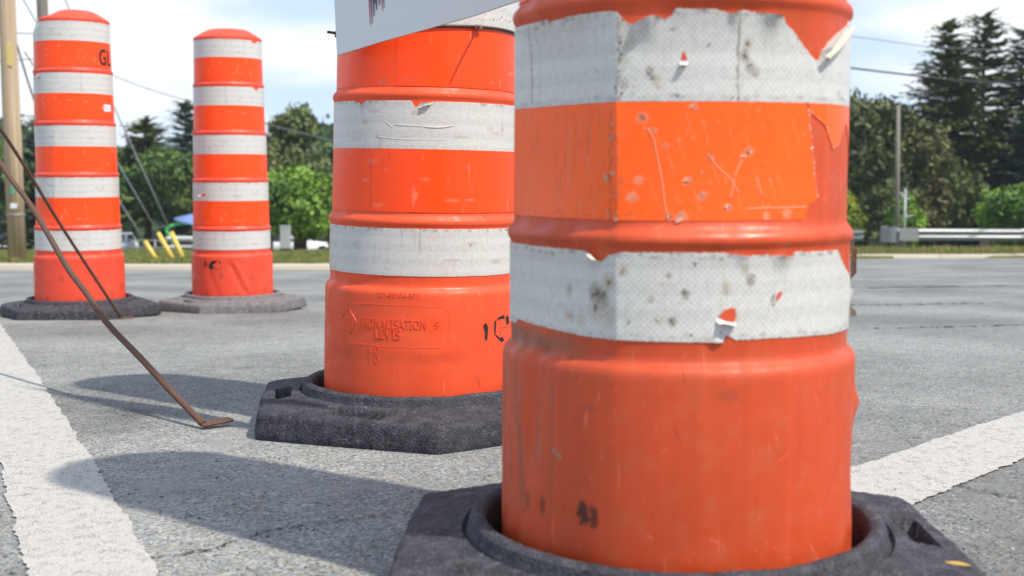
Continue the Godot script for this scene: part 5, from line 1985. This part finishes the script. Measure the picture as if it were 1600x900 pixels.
func crown(parent: Node, mesh: Mesh, xf: Array, cols: Array, called := "crown") -> MeshInstance3D:
	var src := mesh.surface_get_arrays(0)
	var v: PackedVector3Array = src[Mesh.ARRAY_VERTEX]
	var nm: PackedVector3Array = src[Mesh.ARRAY_NORMAL]
	var n := v.size()
	var vv := PackedVector3Array()
	var nn := PackedVector3Array()
	var cc := PackedColorArray()
	cc.resize(n * xf.size())
	for i in xf.size():
		var t: Transform3D = xf[i]
		vv.append_array(t * v)
		nn.append_array(Transform3D(t.basis.orthonormalized(), Vector3.ZERO) * nm)
		var c: Color = cols[i]
		for k in n:
			cc[i * n + k] = c
	var out := []
	out.resize(Mesh.ARRAY_MAX)
	out[Mesh.ARRAY_VERTEX] = vv
	out[Mesh.ARRAY_NORMAL] = nn
	out[Mesh.ARRAY_COLOR] = cc
	var m := ArrayMesh.new()
	m.add_surface_from_arrays(Mesh.PRIMITIVE_TRIANGLES, out)
	return put(parent, called, m, M.leaf)


func spruce(x: float, z: float, height: float, radius: float, tint: Color, sd: int, label: String, gaps := 0.0, low := 0.06) -> void:
	var r := RandomNumberGenerator.new()
	r.seed = sd
	var o := thing("spruce_tree", on(x, z), label, "tree", "conifers behind the road")
	var path := []
	var rad := []
	for i in 9:
		var t := i / 8.0
		path.append(Vector3(sin(t * 3.0 + sd) * 0.06, height * t - 0.2, cos(t * 2.0 + sd) * 0.06))
		rad.append(lerpf(radius * 0.085, 0.015, t))
	put(o, "trunk", tube(path, rad, 9), M.bark)
	var st := SurfaceTool.new()
	st.begin(Mesh.PRIMITIVE_TRIANGLES)
	var xf := []
	var cols := []
	var y := height * low
	var turn := 0.0
	var off := 0
	while y < height * 0.985:
		var t := y / height
		var reach := radius * pow(1.0 - t, 0.8) * (0.55 + 0.45 * smoothstep(0.0, 0.25, t + 0.12)) + 0.12
		var nb := int(lerpf(9.0, 5.0, t))
		for b in nb:
			if r.randf() < gaps:
				continue
			turn += 2.399 + r.randf_range(-0.3, 0.3)
			var l := reach * r.randf_range(0.62, 1.22)
			var droop := lerpf(0.42, -0.55, t) + r.randf_range(-0.12, 0.12)
			var d := Vector3(cos(turn), 0, sin(turn))
			var root := Vector3(0, y + r.randf_range(-0.15, 0.15), 0)
			var tip := root + d * l + Vector3(0, -droop * l * 0.55, 0)
			if l > 0.5:
				off = add_tube(st, [root, root.lerp(tip, 0.5) + Vector3(0, l * 0.05, 0), tip], [0.028, 0.018, 0.006], 4, off)
			var steps := maxi(3, int(l / 0.15))
			var shade := r.randf_range(0.7, 1.25)
			for k in steps:
				var s := lerpf(0.12, 1.0, (k + r.randf()) / steps)
				var p := root.lerp(tip, s) + Vector3(r.randf_range(-0.08, 0.08), r.randf_range(-0.1, 0.06), r.randf_range(-0.08, 0.08))
				var dir := (d.rotated(Vector3.UP, r.randf_range(-0.9, 0.9)) + Vector3(0, -droop * 0.5 + r.randf_range(-0.3, 0.25), 0)).normalized()
				var size := r.randf_range(0.65, 1.05) * lerpf(1.0, 0.66, t)
				var bs := Basis.looking_at(-dir, Vector3.UP) * Basis.from_scale(Vector3.ONE * size)
				xf.append(Transform3D(bs, p))
				var v := shade * r.randf_range(0.75, 1.3)
				cols.append(Color(tint.r * v, tint.g * v, tint.b * v))
		y += lerpf(0.30, 0.20, t) * height / 11.0
	if off > 0:
		st.generate_normals()
		put(o, "limbs", st.commit(), M.bark)
	crown(o, needle_spray, xf, cols)


func leafy(called: String, x: float, z: float, height: float, radius: float, bare: float, tint: Color, alt: Color, sd: int, label: String, group: String, density := 1.0, leaf := 1.0) -> void:
	var r := RandomNumberGenerator.new()
	r.seed = sd
	var o := thing(called, on(x, z), label, "bush" if called.ends_with("bush") else "tree", group)
	var st := SurfaceTool.new()
	st.begin(Mesh.PRIMITIVE_TRIANGLES)
	var off := 0
	var top := height * 0.82
	off = add_tube(st, [Vector3(0, -0.2, 0), Vector3(0.05, height * 0.3, 0.03), Vector3(-0.04, height * 0.6, 0), Vector3(0, top, 0)], [radius * 0.09 + 0.03, radius * 0.07 + 0.02, radius * 0.045 + 0.015, 0.015], 8, off)
	st.generate_normals()
	put(o, "trunk", st.commit(), M.bark)
	var lobes := []
	var nl := int(18 * density) + 6
	st = SurfaceTool.new()
	st.begin(Mesh.PRIMITIVE_TRIANGLES)
	off = 0
	var cy := (height + bare) / 2
	var ry := (height - bare) / 2
	for i in nl:
		var d := Vector3(r.randfn(), r.randfn(), r.randfn()).normalized()
		var k := pow(r.randf(), 0.4) * 0.74
		var narrow := 1.0 - 0.35 * maxf(0.0, d.y * k)
		var p := Vector3(d.x * radius * k * narrow, cy + d.y * ry * k, d.z * radius * k * narrow)
		var lr := r.randf_range(0.26, 0.42) * minf(radius, ry)
		lobes.append([p, lr, r.randf_range(0.7, 1.25), r.randf()])
		var from := Vector3(0, clampf(p.y - p.length() * 0.35, height * 0.08, top), 0)
		off = add_tube(st, [from, from.lerp(p, 0.55) + Vector3(0, -0.04 * radius, 0), p], [0.035 * radius * 0.6 + 0.01, 0.02 * radius * 0.6 + 0.006, 0.006], 5, off)
	st.generate_normals()
	put(o, "limbs", st.commit(), M.bark)
	var xf := []
	var cols := []
	for l in lobes:
		var n := int(64.0 * density * pow(float(l[1]) / 0.7, 1.7) / (leaf * leaf)) + 14
		for i in n:
			var d := Vector3(r.randfn(), r.randfn() * 0.85, r.randfn()).normalized()
			var p: Vector3 = l[0] + d * float(l[1]) * pow(r.randf(), 0.33) * r.randf_range(0.8, 1.12)
			if p.y < 0.05:
				continue
			var s := r.randf_range(0.30, 0.50) * leaf
			xf.append(Transform3D(Basis.from_euler(Vector3(r.randf() * TAU, r.randf() * TAU, r.randf() * TAU)) * Basis.from_scale(Vector3.ONE * s), p))
			var c := tint.lerp(alt, clampf(float(l[3]) + r.randf_range(-0.3, 0.3), 0, 1))
			var v := float(l[2]) * r.randf_range(0.75, 1.25)
			cols.append(Color(c.r * v, c.g * v, c.b * v))
	crown(o, leaf_clump, xf, cols)


func build_trees() -> void:
	var r := RandomNumberGenerator.new()
	r.seed = 777
	leaf_clump = clump_mesh(r)
	needle_spray = spray_mesh(r)
	var dk := Color(0.065, 0.105, 0.048)
	var olive := Color(0.13, 0.165, 0.048)
	var blue := Color(0.056, 0.096, 0.058)
	var mid := Color(0.085, 0.165, 0.036)
	var bright := Color(0.20, 0.33, 0.04)
	var gold := Color(0.30, 0.29, 0.04)
	# right of the road
	spruce(19.05, 55.0, 10.3, 3.0, olive, 11, "tall pointed olive spruce behind the guardrail", 0.0)
	spruce(21.75, 58.0, 11.3, 3.3, Color(0.125, 0.155, 0.06), 12, "tall spruce with open gappy upper branches", 0.22)
	spruce(24.0, 59.0, 10.8, 2.7, blue, 13, "dark narrow spruce beside the gappy one", 0.12)
	spruce(25.9, 57.0, 9.2, 3.6, blue, 14, "very dark dense spruce furthest along the guardrail", 0.0)
	spruce(22.9, 53.5, 7.2, 2.7, blue, 15, "low dark spruce in front of the tall ones", 0.0, 0.02)
	leafy("mixed_tree", 13.6, 48.0, 7.1, 2.3, 0.4, Color(0.072, 0.105, 0.038), Color(0.115, 0.125, 0.045), 21, "dull olive tree with a ragged top behind the thin brown pole", "broad-leaved trees", 1.3)
	leafy("mixed_tree", 15.9, 50.0, 6.3, 1.9, 0.2, Color(0.095, 0.115, 0.04), Color(0.14, 0.12, 0.05), 22, "brownish green tree just beyond the thin brown pole", "broad-leaved trees", 1.2)
	spruce(11.7, 50.0, 6.4, 2.6, olive, 23, "short olive conifer showing past the battered drum", 0.05, 0.02)
	leafy("mixed_tree", 17.6, 52.0, 5.2, 2.2, 0.2, Color(0.08, 0.125, 0.04), Color(0.13, 0.145, 0.045), 24, "low leafy tree at the foot of the olive spruce", "broad-leaved trees", 1.2)
	leafy("roadside_bush", 10.45, 41.0, 2.3, 1.15, 0.1, gold, bright, 31, "yellow-green bush beside the short guardrail return", "bushes by the guardrail", 1.6, 0.7)
	leafy("roadside_bush", 13.2, 41.5, 2.1, 0.6, 0.1, bright, mid, 32, "slim green bush beside the thin brown pole", "bushes by the guardrail", 1.4, 0.6)
	leafy("roadside_bush", 16.6, 40.5, 2.55, 1.25, 0.1, bright, mid, 33, "bright green bush behind the guardrail posts", "bushes by the guardrail", 1.8, 0.7)
	leafy("roadside_bush", 18.4, 41.5, 2.3, 1.0, 0.1, mid, bright, 34, "mid green bush next to the bright one at the guardrail", "bushes by the guardrail", 1.6, 0.7)
	# left, behind the drums
	leafy("round_bush", -6.45, 38.0, 2.75, 1.35, 0.45, bright, mid, 41, "bright green round bush behind the utility cabinet", "bushes by the guardrail", 2.2, 0.75)
	leafy("broad_tree", -8.7, 50.0, 6.2, 1.5, 1.0, Color(0.085, 0.125, 0.045), Color(0.15, 0.175, 0.06), 42, "tall broad-leaved tree behind the round bush", "broad-leaved trees", 1.5)
	leafy("broad_tree", -9.6, 49.0, 4.6, 1.2, 0.6, Color(0.165, 0.175, 0.065), Color(0.12, 0.145, 0.05), 43, "pale yellowish tree in front of the tall broad-leaved one", "broad-leaved trees", 1.4)
	leafy("broad_tree", -11.2, 53.0, 5.5, 1.7, 0.5, Color(0.072, 0.105, 0.038), mid, 44, "dark green tree showing beside the neat-capped drum", "broad-leaved trees", 1.4)
	leafy("broad_tree", -7.0, 52.0, 5.6, 1.5, 0.5, dk, Color(0.08, 0.12, 0.045), 45, "dark tree close behind the drum with the board", "broad-leaved trees", 1.4)
	spruce(-16.2, 55.0, 6.0, 2.3, olive, 51, "broad olive conifer between the two distant drums", 0.0, 0.32)
	leafy("broad_tree", -14.9, 54.0, 5.0, 2.1, 1.7, mid, Color(0.115, 0.15, 0.045), 52, "leafy green tree right behind the yellow guy guards", "broad-leaved trees", 1.5)
	leafy("broad_tree", -17.9, 54.0, 4.9, 2.0, 1.8, Color(0.08, 0.135, 0.042), mid, 53, "leafy green tree behind the dark parked car", "broad-leaved trees", 1.5)
	spruce(-18.3, 70.0, 8.8, 2.0, dk, 54, "slender dark spruce spire far behind the distant drums", 0.1)
	spruce(-22.6, 60.0, 6.6, 2.2, dk, 55, "dark conifer beside the tan utility pole", 0.0)
	leafy("broad_tree", -24.6, 58.0, 5.6, 2.2, 1.7, mid, Color(0.07, 0.11, 0.038), 56, "green tree behind the tan utility pole", "broad-leaved trees", 1.4)
	leafy("broad_tree", -20.4, 60.0, 5.7, 2.3, 1.7, Color(0.07, 0.12, 0.042), dk, 57, "dark green tree hidden mostly by the crumpled-top drum", "broad-leaved trees", 1.3)
	# continuous wood further back
	var xf := []
	var cols := []
	for i in 5200:
		var x := r.randf_range(-75.0, 75.0)
		if absf(x) > 48.0 and r.randf() < 0.4:
			continue
		var z := r.randf_range(82.0, 98.0)
		var ridge := 6.2 + 1.6 * sin(x * 0.31) + 1.2 * sin(x * 0.83 + 1.0)
		var y := ridge * pow(r.randf(), 0.6)
		xf.append(Transform3D(Basis.from_euler(Vector3(r.randf() * TAU, r.randf() * TAU, 0)) * Basis.from_scale(Vector3.ONE * r.randf_range(1.0, 1.9)), on(x, z, y)))
		var c := dk.lerp(mid, r.randf())
		cols.append(c)
	var mi := crown(self, leaf_clump, xf, cols, "far_wood")
	tag(mi, "dark far wood behind the trees", "wood")
	mi.set_meta("kind", "stuff")
